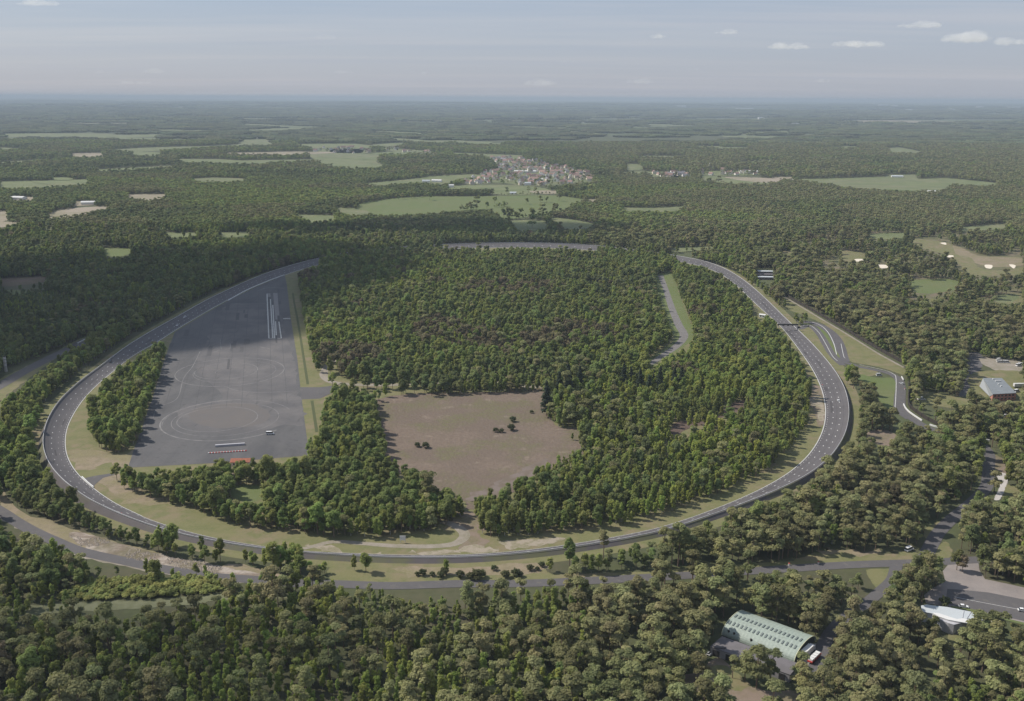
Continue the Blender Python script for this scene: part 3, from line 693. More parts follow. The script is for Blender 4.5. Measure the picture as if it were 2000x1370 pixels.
opening(T('D', (60, 835), (350, 812), (550, 805), (850, 788), (1100, 770), (1195, 778), (1100, 800), (850, 825), (550, 832), (300, 850), (80, 856)), True)
sheet("grass_ride", W(T('D', (-200, 880), (60, 850), (350, 825), (550, 815), (850, 800), (1100, 782), (1300, 770), (1600, 770), (1800, 765), (1800, 790), (1500, 800), (1190, 810), (1100, 830), (850, 850), (550, 865), (300, 880), (-200, 930))), .1, mat("pale_grass", (.145, .150, .088), noises=[(6, .42, .6, (.105, .112, .06), .9, 5)]), rough=1)
opening(T('D', (1240, 760), (1420, 762), (1430, 772), (1240, 790)), False)
shr_px = T('D', (430, 740), (560, 705), (800, 685), (950, 690), (1080, 690), (1210, 700), (1250, 750), (1150, 775), (900, 792), (700, 800), (560, 805), (300, 810), (380, 770))
opening(shr_px)

# left outer road
lro = T('N', (-700, 1900), (-200, 1650), (100, 1480), (400, 1300), (700, 1140), (1000, 985), (1300, 845), (1600, 690), (1900, 560), (2300, 400))
ribbon("outer_road", W(lro), 12, .14, M_road)
lv = T('A', (-60, 480), (0, 400), (60, 370), (150, 330), (240, 290), (330, 240), (420, 190), (480, 170), (480, 200), (400, 230), (290, 300), (200, 370), (110, 440), (30, 500), (0, 560), (-60, 600)); sheet("outer_road_verge", W(lv), .08, M_grass, rough=1.5); opening(lv)
dk = T('N', (0, 1290), (250, 1180), (560, 1060), (700, 1020), (560, 1150), (260, 1300), (0, 1400)); opening(dk, False)
cl = T('X', (0, 545), (95, 540), (85, 552), (35, 558), (0, 560)); sheet("brown_clearing", W(cl), .1, M_heath, rough=3); opening(cl)
opening(T('E', (300, 700), (700, 698), (790, 705), (780, 735), (340, 745)), True); opening(T('E', (1060, 690), (1150, 690), (1150, 725), (1060, 725)), True)
opening(T('D', (0, 240), (100, 330), (300, 440), (540, 530), (850, 605), (1180, 660), (1470, 690), (1470, 715), (1180, 692), (700, 605), (420, 540), (200, 455), (0, 345)), True)
opening(T('F', (480, 620), (800, 600), (1350, 585), (1350, 615), (1000, 625), (700, 645), (480, 655)), True)
yp_ = 0
yp = T('X', (0, 572), (60, 570), (120, 575), (150, 590), (140, 605), (60, 632), (0, 655))   # young plantation

sheet('plantation_floor', W(yp), .06, M_green, rough=3)
# ramp and lawns by the bridge on the right
big = T('R', (440, 90), (560, 165), (740, 265), (900, 370), (1100, 488), (1300, 610), (1500, 735), (1700, 845), (1800, 905), (1830, 960), (1780, 985), (1700, 955), (1500, 895), (1300, 860), (1180, 820), (1130, 700), (1050, 540), (950, 450), (840, 390), (700, 330), (600, 290), (520, 260), (470, 200))
sheet("outer_lawn", W(big), .08, M_grass, rough=.8); opening(big)
mid = T('R', (620, 500), (700, 440), (780, 450), (860, 540), (960, 720), (1060, 840), (1130, 880), (1180, 1180), (1150, 1200), (1080, 1020), (980, 860), (860, 720), (740, 600)); sheet("ramp_lawn", W(mid), .08, M_grass, rough=.6); opening(mid)
isl = T('R', (830, 440), (930, 510), (990, 600), (1040, 700), (1090, 790), (1060, 780), (1000, 690), (930, 570), (870, 490)); sheet("ramp_lawn", W(isl), .16, M_green, rough=.3)
ribbon("ramp_road", W(T('R', (560, 420), (620, 470), (720, 438), (800, 466), (870, 540), (930, 640), (990, 740), (1060, 825), (1120, 880))), [10, 9, 8, 8, 8, 8, 7, 6], .14, M_road)
ribbon("ramp_road", W(T('R', (620, 400), (760, 400), (870, 440), (970, 510), (1040, 590), (1090, 690), (1120, 770), (1150, 840))), [10, 10, 11, 12, 12, 11, 9, 8], .15, M_track)
ribbon("access_road", W(T('R', (1110, 840), (1200, 865), (1300, 895), (1450, 925), (1600, 960), (1700, 1000), (1755, 1060), (1765, 1150), (1755, 1250)) + T('C', (1310, 690), (1370, 740))), [6, 6, 6, 6, 7, 7.5, 8.5, 9, 9], .16, M_road)
opening(T('R', (560, 400), (780, 380), (900, 430), (1010, 500), (1100, 620), (1160, 790), (1300, 860), (1600, 930), (1760, 970), (1830, 1010), (1850, 1370), (1700, 1370), (1700, 1100), (1650, 1020), (1500, 960), (1290, 920), (1150, 900), (1060, 840), (900, 620), (760, 470)), True)
lw = T('C', (1075, 490), (1180, 510), (1275, 515), (1285, 600), (1285, 690), (1240, 680), (1190, 665), (1180, 620), (1170, 560), (1090, 545)); sheet("bright_lawn", W(lw), .09, M_green, rough=.8); opening(lw)
lw2 = T('R', (1290, 880), (1480, 930), (1500, 980), (1380, 1000), (1290, 960)); sheet("ramp_lawn", W(lw2), .08, M_grass, rough=.5); opening(lw2)
mb = MB()
line_on(W(T('R', (1100, 640 - 0), (1130, 780), (1150, 800))), .5, z=.19)
line_on(W(T('R', (640, 450), (740, 430), (830, 490), (900, 590), (1000, 770), (1060, 830))), .5, z=.19)
line_on(W(T('R', (780, 400), (880, 440), (960, 520), (1020, 640), (1050, 760))), .7, z=.19)
line_on(W(T('R', (1300, 872), (1450, 905), (1600, 940), (1680, 975), (1712, 1020), (1712, 1200), (1700, 1370))), .5, z=.19)
o = mb.build("ramp_road_lines", [M_paint]); tag(o, kind="structure")
bfl = W(T('R', (395, 45), (560, 155), (740, 255), (900, 345), (1100, 462), (1300, 585), (1500, 700), (1700, 812), (1815, 872)))
# bright verge line just inside the fence
ribbon("gravel_strip", W(T('R', (440, 100), (600, 195), (760, 290), (900, 375), (1100, 492), (1300, 615), (1500, 740), (1700, 850), (1800, 905))), 2.6, .12, M_gravel)
opening(T('R', (395, 30), (560, 140), (740, 240), (900, 335), (1100, 455), (1300, 575), (1500, 690), (1700, 800), (1840, 880), (1830, 900), (1700, 850), (1300, 620), (900, 380), (560, 170)), True)
opening(T('S', (420, 590), (470, 590), (470, 830), (560, 930), (700, 1020), (800, 1080), (800, 1110), (640, 1080), (480, 1000), (400, 880)), True)

# open wood / golf links on the far right
for p, m_ in ((T('T3', (1350, 905), (1500, 915), (1590, 935), (1620, 990), (1700, 1010), (1760, 1070), (1900, 1080), (1998, 1060), (1998, 1100), (1800, 1110), (1700, 1100), (1640, 1050), (1560, 990), (1440, 960)), M_grass),
              (T('T3', (975, 970), (1100, 985), (1140, 1025), (1050, 1035), (990, 1020)), M_grass), (T('T3', (1120, 880), (1330, 870), (1330, 900), (1140, 905)), M_meadow),
              (T('T3', (1360, 1140), (1600, 1130), (1660, 1180), (1450, 1210), (1380, 1190)), M_green), (T('T3', (1830, 1220), (1960, 1215), (1950, 1250), (1850, 1260)), M_meadow), (T('T3', (1650, 840), (1890, 820), (1900, 845), (1660, 860)), M_meadow),
              (T('T3', (640, 975), (720, 975), (700, 1010), (640, 1000)), M_grass), (T('C', (640, 380 - 130), (700, 240), (700, 260)), M_grass),
              (T('T3', (1500, 940), (1640, 950), (1750, 1000), (1998, 1010), (1998, 1050), (1800, 1060), (1650, 1010), (1550, 980)), M_patch),
              (T('C', (1880, 50), (1998, 45), (1990, 90), (1900, 95)), M_grass), (T('C', (1100, 820), (1230, 800), (1310, 850), (1230, 890), (1130, 860)), M_dirt),
              (T('C', (1680, 380), (1750, 370), (1770, 420), (1740, 500), (1690, 600), (1630, 610), (1640, 570), (1680, 500)), M_road),
              (T('C', (1760, 395), (1998, 420), (1998, 470), (1900, 480), (1780, 440)), M_gravel), (T('C', (1720, 480), (1998, 480), (1998, 640), (1720, 620), (1690, 560)), M_grass),
              (T('C', (1400, 580), (1640, 620), (1720, 640), (1600, 680), (1420, 640)), M_grass)):
    sheet("clearing", W(p), .08 + .01 * random.random(), m_, rough=1.8); opening(p)
OLD_ = 0
GOLF = T('T3', (620, 800), (1100, 760), (1500, 860), (1998, 900), (1998, 1290), (1500, 1330), (900, 1130)) if True else T('T3', (950, 880), (1350, 870), (1500, 900), (1998, 960), (1998, 1150), (1600, 1250), (1300, 1200), (1000, 1100))
sheet('open_wood_floor', W(GOLF), .045, mat('open_wood_turf', (.125, .118, .060), noises=[(45, .44, .58, (.155, .125, .088), .9, 5), (12, .44, .6, (.085, .095, .042), .85, 5)]), rough=4)
for p in (T('T3', (1055, 1018), (1105, 1018), (1095, 1030), (1060, 1030)), T('T3', (1560, 996), (1605, 998), (1595, 1008), (1565, 1006)), T('T3', (1780, 1050), (1820, 1052), (1815, 1070), (1785, 1066)), T('T3', (1915, 1048), (1950, 1052), (1940, 1070)), T('T3', (1180, 1050), (1240, 1052), (1235, 1074), (1190, 1068)), T('T3', (1530, 928), (1560, 926), (1562, 938))):
    sheet("sand_bunker", W(p), .14, M_sandbunker, sm=5); opening(p)

opening(T('S', (1180, 520), (1300, 500), (1560, 500), (1787, 560), (1787, 720), (1720, 780), (1690, 830), (1400, 830), (1260, 760), (1170, 620)), True)
opening(T('R1', (1180, 310), (1400, 300), (1420, 480), (1300, 500), (1180, 460)), True)
opening(T('R1', (1110, 720), (1190, 780), (1300, 890), (1330, 960), (1240, 960), (1180, 900), (1060, 930), (1040, 920), (1190, 830)), True)
opening(T('S', (280, 820), (400, 820), (450, 900), (600, 1005), (790, 1085), (790, 1150), (640, 1135), (500, 1085), (370, 1030), (285, 960)), True)
opening(T('S', (920, 1150), (1060, 1185), (1060, 1210), (930, 1180)), True); opening(T('S', (1210, 1230), (1390, 1250), (1380, 1330), (1220, 1330)), True)
# far fields
FIELDS = [
    (T('T1', (0, 585), (250, 580), (500, 572), (450, 600), (240, 620), (0, 622)), M_meadow), (T('T1', (600, 325), (920, 322), (880, 335), (620, 338)), M_meadow),
    (T('T1', (400, 430), (560, 425), (580, 450), (400, 455)), M_sandf), (T('T1', (270, 770), (330, 745), (450, 730), (660, 722), (560, 745), (400, 785), (280, 790)), M_sandf),
    (T('T1', (705, 658), (930, 655), (900, 688), (780, 690), (720, 678)), M_sandf), (T('T1', (-60, 755), (40, 750), (40, 800), (-60, 812)), M_sandf), (T('T1', (-40, 812), (110, 812), (60, 835), (-40, 842)), M_sandf),
    (T('T1', (0, 477), (300, 458), (330, 462), (0, 488)), M_meadow), (T('T1', (0, 340), (140, 343), (130, 352), (0, 352)), M_meadow), (T('T1', (0, 395), (170, 405), (20, 412), (0, 412)), M_meadow),
    (T('T1', (1640, 770), (1870, 775), (1860, 800), (1740, 815)), M_meadow), (T('T1', (900, 875), (1100, 868), (1090, 892), (960, 897)), M_meadow), (T('T1', (1210, 870), (1390, 865), (1380, 890), (1240, 897)), M_meadow),
    (T('T1', (560, 955), (740, 962), (700, 1000), (600, 1002)), M_green), (T('T1', (980, 395), (1330, 378), (1330, 352), (1500, 350), (1520, 385), (1250, 392), (980, 405)), M_meadow),
    (T('T1', (740, 420), (900, 425), (880, 445), (740, 445)), M_meadow), (T('T1', (420, 695), (530, 700), (520, 715), (420, 720)), M_sandf), (T('T1', (60, 672), (190, 672), (180, 690), (70, 690)), M_sandf),
    (T('X', (600, 300), (650, 299), (742, 303), (735, 316), (752, 327), (690, 331), (630, 323), (615, 312)), M_meadow), (T('X', (575, 282), (690, 281), (735, 286), (700, 291), (610, 290)), M_meadow),
    (T('T2', (190, 595), (400, 575), (560, 555), (780, 545), (830, 555), (700, 572), (610, 602), (470, 592), (200, 612)), M_meadow),
    (T('T2', (130, 715), (330, 680), (540, 668), (760, 668), (1000, 664), (1260, 664), (1410, 690), (1280, 722), (950, 737), (700, 752), (500, 767), (230, 772)), M_green),
    (T('T2', (640, 610), (900, 604), (1130, 615), (1250, 650), (1000, 661), (880, 650), (870, 628), (640, 630)), M_meadow), (T('T2', (880, 740), (1300, 708), (1340, 730), (1100, 780), (950, 792)), M_green),
    (T('T2', (980, 808), (1170, 803), (1205, 847), (1050, 862)), M_meadow), (T('T2', (1200, 785), (1350, 800), (1480, 830), (1420, 847), (1300, 852), (1260, 820)), M_meadow),
    (T('T2', (660, 425), (1060, 440), (1050, 462), (880, 462), (830, 440), (680, 436)), M_meadow), (T('T2', (1600, 730), (1780, 733), (1998, 722), (1900, 752), (1650, 752)), M_meadow), (T('T2', (1630, 490), (1700, 488), (1735, 515), (1640, 522)), M_meadow),
    (T('T2', (20, 730), (180, 745), (200, 775), (60, 770)), M_meadow),
    (T('T3', (200, 555), (400, 565), (620, 590), (540, 602), (400, 602), (200, 582)), M_meadow), (T('T3', (330, 560), (640, 570), (640, 590), (500, 590)), M_sandf),
    (T('T3', (700, 572), (950, 568), (1230, 557), (1240, 547), (1390, 547), (1410, 572), (1560, 566), (1850, 595), (1840, 612), (1600, 606), (1520, 642), (1300, 637), (1100, 630), (900, 602)), M_meadow),
    (T('T3', (960, 247), (1700, 240), (1990, 240), (1900, 253), (1400, 262), (1000, 256)), M_sandf), (T('T3', (170, 387), (310, 389), (300, 397), (180, 396)), M_meadow), (T('T3', (970, 388), (1110, 391), (1000, 405)), M_meadow),
    (T('T3', (1230, 400), (1300, 395), (1430, 420), (1400, 432), (1260, 430)), M_meadow), (T('T3', (600, 562), (700, 560), (720, 575), (600, 572)), M_sandf), (T('T3', (240, 236), (560, 238), (560, 246), (250, 244)), M_meadow),
    (T('T2', (1100, 640), (1240, 636), (1260, 652), (1150, 655)), M_sandf), (T('T2', (1380, 690), (1500, 680), (1450, 700)), M_sandf),
    (T('X', (1305, 486), (1390, 480), (1400, 486), (1320, 494)), M_meadow),
]
rf = np.random.default_rng(33)
def extra_fields(n, xr, yr, wr, hr_):
    for _ in range(n):
        cx_, cy_ = rf.uniform(*xr), rf.uniform(*yr)
        w_, h_ = rf.uniform(*wr) / 2, rf.uniform(*hr_) / 2
        a_ = rf.normal(0, .03)
        FIELDS.append(([(cx_ + w_ * u + rf.normal(0, w_ * .12), cy_ + h_ * v + w_ * u * a_ + rf.normal(0, h_ * .12)) for u, v in ((-1, -.6), (-.4, -1), (.5, -.8), (1, -.3), (.8, .7), (.1, 1), (-.7, .8))], M_meadow if rf.uniform() < .92 else M_sandf))
extra_fields(9, (0, 620), (262, 380), (90, 240), (4, 9))
extra_fields(7, (620, 1000), (262, 345), (40, 130), (3, 6))
extra_fields(7, (1150, 1950), (265, 350), (30, 120), (2.5, 5))
extra_fields(16, (0, 2000), (228, 262), (50, 190), (1.6, 3.4))
extra_fields(3, (80, 600), (345, 460), (40, 90), (5, 9))
for fi_, (p, m_) in enumerate(FIELDS):
    sheet("field", W(p), .2 + .012 * fi_, m_, rough=3.0); opening(p)
VILL = [T('V', (380, 120), (800, 135), (1000, 175), (1150, 215), (1500, 285), (1720, 350), (1720, 430), (1450, 460), (1250, 480), (800, 490), (650, 460), (450, 450), (100, 470), (-60, 440), (100, 395), (300, 320), (470, 285), (470, 210)),
        T('T2', (1760, 535), (1860, 530), (1998, 540), (1998, 560), (1850, 560), (1770, 556)), T('T3', (0, 545), (110, 545), (120, 560), (0, 560)), T('T3', (190, 528), (420, 525), (530, 530), (540, 545), (380, 552), (200, 548)),
        T('T1', (1740, 400), (1998, 395), (1998, 430), (1760, 425)), T('T2', (0, 395), (110, 400), (260, 410), (200, 425), (0, 425)), T('T2', (280, 395), (540, 415), (640, 430), (500, 435), (290, 410)), T('T1', (1240, 340), (1500, 345), (1440, 360), (1240, 352))]
for p in VILL: sheet("village_ground", W(p), .15, M_meadow, rough=4)

# ------------------------------------------------------------------ tree meshes
def leaf_quads(centers, normals, sizes, rg):
    n = len(centers)
    nn = normals / (np.linalg.norm(normals, axis=1)[:, None] + 1e-9)
    r = rg.normal(size=(n, 3)); t = np.cross(nn, r); t /= np.linalg.norm(t, axis=1)[:, None] + 1e-9
    b = np.cross(nn, t); s = sizes[:, None]
    bend = nn * s * rg.uniform(-.25, .25, (n, 1))
    v = np.stack([centers - t * s - b * s * .7, centers + t * s * .8 - b * s + bend, centers + t * s + b * s * .8, centers - t * s * .7 + b * s + bend], 1).reshape(-1, 3)
    f = np.arange(n * 4).reshape(-1, 4)
    return v, f
def blob_core(cx, cy, cz, rx, rz, rg, sub=1):
    bm = bmesh.new(); bmesh.ops.create_icosphere(bm, subdivisions=sub, radius=1.0)
    v = np.array([p.co[:] for p in bm.verts]); f = [[q.index for q in p.verts] for p in bm.faces]; bm.free()
    v *= (1 + rg.normal(0, .10, (len(v), 1)))
    return v * [rx, rx, rz] + [cx, cy, cz], f
def make_crown(seed, kind, h, r, nclump, nleaf, ls, m, sub=1):
    rg = np.random.default_rng(seed)
    V, F = [], []; off = 0
    def addm(v, f):
        nonlocal off
        V.append(v); F.extend([[i + off for i in q] for q in f]); off += len(v)
    clumps = []
    for i in range(nclump):
        if kind == 'pine':       # open, flat-topped, layered tufts on a long stem
            z = h * rg.uniform(.38, .97) if i > 2 else h * .93
            rel = (z / h - .5) / .5
            rad = r * math.sqrt(max(0.05, 1 - (rel * .85) ** 2)) * rg.uniform(.25, .85)
            cr, cz = r * rg.uniform(.30, .48), r * rg.uniform(.20, .30)
        elif kind == 'birch':    # narrow egg
            u = (i + rg.uniform()) / nclump; z = h * (.22 + .74 * u)
            rad = r * math.sin(math.pi * (.16 + .70 * u)) ** .7 * rg.uniform(.25, .72)
            cr, cz = r * rg.uniform(.34, .50) * (1.12 - .28 * u), r * rg.uniform(.40, .60)
        elif kind == 'spruce':   # tiers
            u = (i + .5) / nclump; z = h * (.10 + .88 * u)
            rad = r * (1 - u) * rg.uniform(.55, .8); cr, cz = r * (.42 * (1 - u) + .10), r * .20 + .2
        elif kind == 'shrub':
            z = h * rg.uniform(.25, .75); rad = r * rg.uniform(0, .75); cr, cz = r * rg.uniform(.3, .5), h * rg.uniform(.2, .32)
        else:                    # broad
            ph = rg.uniform(0, math.pi); u = rg.uniform(-.75, 1)
            z = h * .60 + h * .32 * u; rad = r * math.sqrt(max(.03, 1 - u * u * .9)) * rg.uniform(.35, .80)
            cr, cz = r * rg.uniform(.30, .46), r * rg.uniform(.28, .42)
        a = i * 2.39996 + rg.uniform(-.5, .5)
        clumps.append((rad * math.cos(a), rad * math.sin(a), z, cr, cz))
    # solid inner cores hide the sky through the middle
    for c in clumps: addm(*blob_core(*c[:3], c[3] * .78, c[4] * .78, rg, sub))
    for c in clumps:
        n = nleaf; d = rg.normal(size=(n, 3)); d /= np.linalg.norm(d, axis=1)[:, None]
        d[:, 2] = np.where(d[:, 2] < -.35, -d[:, 2], d[:, 2])
        rr = rg.uniform(.80, 1.26, (n, 1))
        p = d * rr * [c[3], c[3], c[4]] + c[:3]
        nrm = d + rg.normal(0, .45, (n, 3)); nrm[:, 2] += .55
        v, f = leaf_quads(p, nrm, rg.uniform(.6, 1.25, n) * ls, rg)
        addm(v, f.tolist())
    me = bpy.data.meshes.new("crown"); me.from_pydata(np.vstack(V).tolist(), [], F); me.materials.append(m); me.update()
    return me, clumps
def make_trunk(seed, h, r, clumps, m, lean=.4):
    rg = np.random.default_rng(seed + 99); mb = MB()
    top = (rg.uniform(-lean, lean), rg.uniform(-lean, lean), h * .88)
    mid = (top[0] * .3, top[1] * .3, h * .45)
    mb.cyl((0, 0, -.3), mid, r, r * .7, 7, cap=False); mb.cyl(mid, top, r * .7, r * .2, 6, cap=False)
    for c in clumps[:7]:
        z0 = max(h * .25, c[2] - .25 * h); t = z0 / h
        mb.cyl((top[0] * t, top[1] * t, z0), (c[0] * .9, c[1] * .9, c[2]), r * .32, r * .1, 4, cap=False)
    me = bpy.data.meshes.new("trunk"); me.from_pydata([tuple(v) for v in mb.v], [], mb.f); me.materials.append(m); me.update()
    return me
PROTO = {}   # kind -> list of (crown mesh, trunk mesh, nominal height)
def protos(key, kind, specs, m, mb_, tr=.2):
    L = []
    for k, (h, r, nc, nl, ls) in enumerate(specs):
        me, cl = make_crown(hash_seed(key) + k, kind, h, r, nc, nl, ls, m)
        L.append((me, make_trunk(hash_seed(key) + k, h, tr * h / 12, cl, mb_), h))
    PROTO[key] = L
def hash_seed(s): return sum(ord(c) * (i + 1) for i, c in enumerate(s))
protos('pine', 'pine', [(14, 3.9, 13, 88, .31), (15.5, 4.4, 16, 84, .32), (13, 3.3, 10, 88, .30), (12, 4.2, 12, 86, .31), (16, 3.6, 14, 84, .30), (11, 3.0, 9, 88, .29)], M_pine, M_bark, .24)
protos('leaf', 'broad', [(13, 3.6, 16, 80, .29), (12, 3.0, 13, 80, .28), (14.5, 4.2, 20, 78, .30), (11, 2.6, 11, 80, .27), (13.5, 3.3, 18, 78, .28)], M_leaf, M_bark)
protos('brown', 'broad', [(12.5, 3.8, 18, 70, .28), (11.5, 3.0, 14, 70, .28)], M_brown, M_bark)
protos('birch', 'birch', [(13, 2.7, 13, 70, .27), (11.5, 2.4, 12, 70, .26), (14.5, 3.0, 14, 70, .28), (12.5, 2.2, 11, 70, .26)], M_birch, M_birchbark, .17)
protos('spruce', 'spruce', [(15, 3.2, 26, 34, .38), (12, 2.7, 22, 34, .36)], M_spruce, M_bark)
protos('shrub', 'shrub', [(2.6, 2.2, 7, 36, .26)], M_shrub, M_bark, .1)
protos('bush', 'shrub', [(3.4, 2.3, 8, 40, .28)], M_bush_dark, M_bark, .1)
M_leaf2 = mat('mixed_leaves', (0.220, 0.270, 0.088), rnd=.85, noises=[(520, .44, .58, (0.125, 0.150, 0.070), .95, 3), (1.8, .35, .7, (0.27, 0.30, 0.11), .55, 2)], **LEAF)
protos('low_leaf', 'broad', [(14, 4.6, 7, 16, .85), (13, 4.2, 6, 16, .80)], M_leaf2, M_bark)
protos('low_pine', 'pine', [(14, 4.6, 7, 16, .85)], M_pine, M_bark)
# a copse: the rounded canopy of a small wood, kilometres away
def make_copse(seed, size, h, n):
    rg = np.random.default_rng(seed); V, F = [], []; off = 0
    for i in range(n):
        a = rg.uniform(0, 6.28); rr = size * math.sqrt(rg.uniform()) ; x, y = rr * math.cos(a) * 1.3, rr * math.sin(a) * .8
        v, f = blob_core(x, y, h * rg.uniform(.5, .68), rg.uniform(6, 11), h * rg.uniform(.34, .46), rg, 1)
        V.append(v); F += [[k + off for k in q] for q in f]; off += len(v)
    me = bpy.data.meshes.new("crown"); me.from_pydata(np.vstack(V).tolist(), [], F); me.materials.append(M_far); me.update()
    return me
COPSE = [make_copse(5, 38, 15, 44), make_copse(6, 30, 13, 30)]

def add_tree(key, var, x, y, s, rz, name, label, cat, group=None, zs=1.0, z=0.0):
    me, tm, h = PROTO[key][var]
    root = empty(name, (float(x), float(y), z), rz, (s, s, s * zs))
    link_mesh("crown", me, root); link_mesh("trunk", tm, root)
    tag(root, label, cat, group)
    return root

# ------------------------------------------------------------------ forest layout
def candidates(y0, y1, sp, margin):
    out = []
    rows = int((y1 - y0) / sp)
    for j in range(rows):
        yy = y0 + j * sp; hw = .545 * (yy + 80) + margin
        n = int(2 * hw / sp)
        xs = -hw + (np.arange(n) + (.5 if j % 2 else 0)) * sp
        out.append(np.stack([xs, np.full(n, yy)], 1))
    P = np.vstack(out); P += rng.uniform(-.46, .46, P.shape) * sp
    return P
ring_out = RO + nO * 0
RINGPX_IN = RI
def open_mask(P, h):
    """True where something open is seen: the tree must not stand there"""
    P3 = np.concatenate([P, np.zeros((len(P), 1))], 1)
    base = project(P3)
    tops = [project(P3 + [0, 0, f]) for f in ()]
    top = project(np.concatenate([P, np.asarray(h)[:, None] * .82], 1))
    midp = project(np.concatenate([P, np.asarray(h)[:, None] * .45], 1))
    bad = np.zeros(len(P), bool)
    for poly, tt in OPEN:
        bad |= inpoly(base, poly)
        if tt: bad |= inpoly(top, poly) | inpoly(midp, poly)
    return bad, base
# ring corridor, in world space
RIN_E = RI; 
RC_IN = np.vstack([RI, RI[:1]]); RC_OUT = np.vstack([RO, RO[:1]])
inf_for_px = (T('X', (582, 533), (640, 512), (700, 501), (800, 494), (900, 493), (1000, 493), (1100, 493), (1170, 494), (1270, 502), (1334, 516), (1357, 519), (1400, 532), (1427, 545), (1448, 566), (1464, 586), (1478, 602), (1470, 612), (1440, 625), (1490, 620), (1510, 630), (1524, 645), (1545, 665), (1566, 700), (1578, 745), (1591, 798), (1580, 826), (1545, 875), (1510, 914), (1468, 945), (1405, 977), (1350, 995), (1300, 1008), (1228, 1026), (1123, 1037), (1021, 1051), (990, 1051), (944, 1052), (935, 1030), (925, 1000), (915, 985), (905, 1010), (892, 1023), (860, 1030), (825, 1040), (765, 1044), (745, 1058), (700, 1052), (641, 1051), (598, 1046), (548, 1039), (490, 1035), (450, 1024), (400, 1008), (352, 990), (286, 972), (262, 968), (240, 958), (238, 940), (252, 925), (420, 915), (604, 898), (602, 860), (630, 850), (636, 800), (632, 760), (650, 745), (640, 740), (625, 745), (612, 710), (600, 655), (588, 580)))
island_px = T('X', (302, 673), (322, 698), (312, 730), (302, 775), (288, 810), (276, 850), (264, 878), (235, 886), (212, 888), (190, 874), (175, 845), (174, 800), (183, 765), (215, 733), (240, 706), (262, 690), (280, 678))
RIN_POLY = RI
def in_ring(P): return inpoly(P, RIN_POLY)
def place_ok(P, h):
    bad, base = open_mask(P, h)
    inside = inpoly(P, RO + nO * 1.0)
    okin = inpoly(base, inf_for_px) | inpoly(base, island_px)
    bad |= inside & ~okin
    dmin = dist_line(P, RC_OUT)
    left = (P[:, 0] < -150)
    lim = np.where(P[:, 1] > 1200, 9.0, np.where(left & (P[:, 1] > 700), 15.0, 9.0))
    bad |= (~inside) & (dmin < lim)
    bad |= inside & (dist_line(P, RC_IN) < np.where(P[:, 1] > 1150, 5, 12))
    # tops must not hide the carriageway from a lifted view except where the photo shows it
    return ~bad, base
ring_vis = []   # visible stretches of carriageway (pixel polygons) that tree tops keep clear of
def stretch(a, b, din=2, dout=6):
    ip = project(np.array([[*RI[i % nr], 0.1] for i in range(a, b)])); op = project(np.array([[*RO[i % nr], RH[i % nr]] for i in range(a, b)]))
    op = op + np.array([0, 9.0]) * (op[:, 1:] > 900)
    return np.vstack([ip, op[::-1]])
NSR = len(ring)
for s in range(0, NSR):           # whole ring, piece by piece; hidden pieces left out below
    ring_vis.append((s, stretch(s * NS, (s + 1) * NS + 1)))
hidden = {NSR - 8, NSR - 7, NSR - 3, NSR - 2, NSR - 1, 33, 38}
for s, poly in ring_vis:
    if s not in hidden: opening(poly, True)

def road_clear(P, extra=0):
    m = dist_line(P, SRV) < 5.5 + extra
    for ln, w in ((smooth(W(rd), 3, False), 5.5), (smooth(W(hp), 3, False), 4.8), (smooth(W(sr), 3, False), 5), (smooth(W(lro), 2, False), 9), (smooth(W(pth), 3, False), 4.2)):
        m |= dist_line(P, ln) < w
    return m

trees = []      # (x, y, kind, var, scale, rot, zscale)
# near zone ---------------------------------------------------------------
P = candidates(250, 1750, 3.95, 70)
h0 = np.full(len(P), 12.0)
z_pine = vnoise(P, 70, 5, 3); z_birch = vnoise(P, 45, 9, 2); z_brown = vnoise(P, 60, 21, 2); z_mix = rng.uniform(size=len(P))
inside = inpoly(P, RO)
base = project(np.concatenate([P, np.zeros((len(P), 1))], 1))
bx, by = base[:, 0], base[:, 1]
# probability of each kind by area
pp_ = np.zeros(len(P)); pb = np.zeros(len(P))
out_r = ~inside
pp_ = np.where(out_r & (bx > 1150), .66, np.where(out_r & (by > 1120), .30, .10))
pp_ = np.where(inside, np.where(bx > 1150, .10, .10), pp_)
pp_ = np.where(out_r & (bx < 700) & (by < 1100) & (by > 560), .04, pp_)
pp_ = np.where(out_r & (by < 560) & (bx < 1150), .10, pp_)
pb = np.where(inside & (bx > 900) & (by > 760), .80, .30)
pb = np.where(inside & (by < 760), .35, pb)
pb = np.where(out_r & (bx > 1150), .25, pb)
pb = np.where(out_r & (by > 1150) & (bx < 1150), .88, pb)
pp_ = np.clip(pp_ + (z_pine - .5) * 1.5 * (pp_ > .3) + (z_pine - .62) * .6, 0.0, 1)
kindid = np.zeros(len(P), int)                      # 0 leaf 1 pine 2 birch 3 brown
u = rng.uniform(size=len(P))
kindid = np.where(u < pp_, 1, np.where(rng.uniform(size=len(P)) < pb + (z_birch - .5) * .8, 2, 0))
brown_zone = (inside & (bx > 820) & (bx < 1250) & (by > 560) & (by < 690) & (z_brown > .60)) | (z_brown > .80)
kindid = np.where(brown_zone & (u > .25) & (kindid != 1), 3, kindid)
hh = np.array([12.5, 13.5, 12.5, 12.5])[kindid]
keep_p = np.array([.92, .54, 1.0, .80])[kindid]
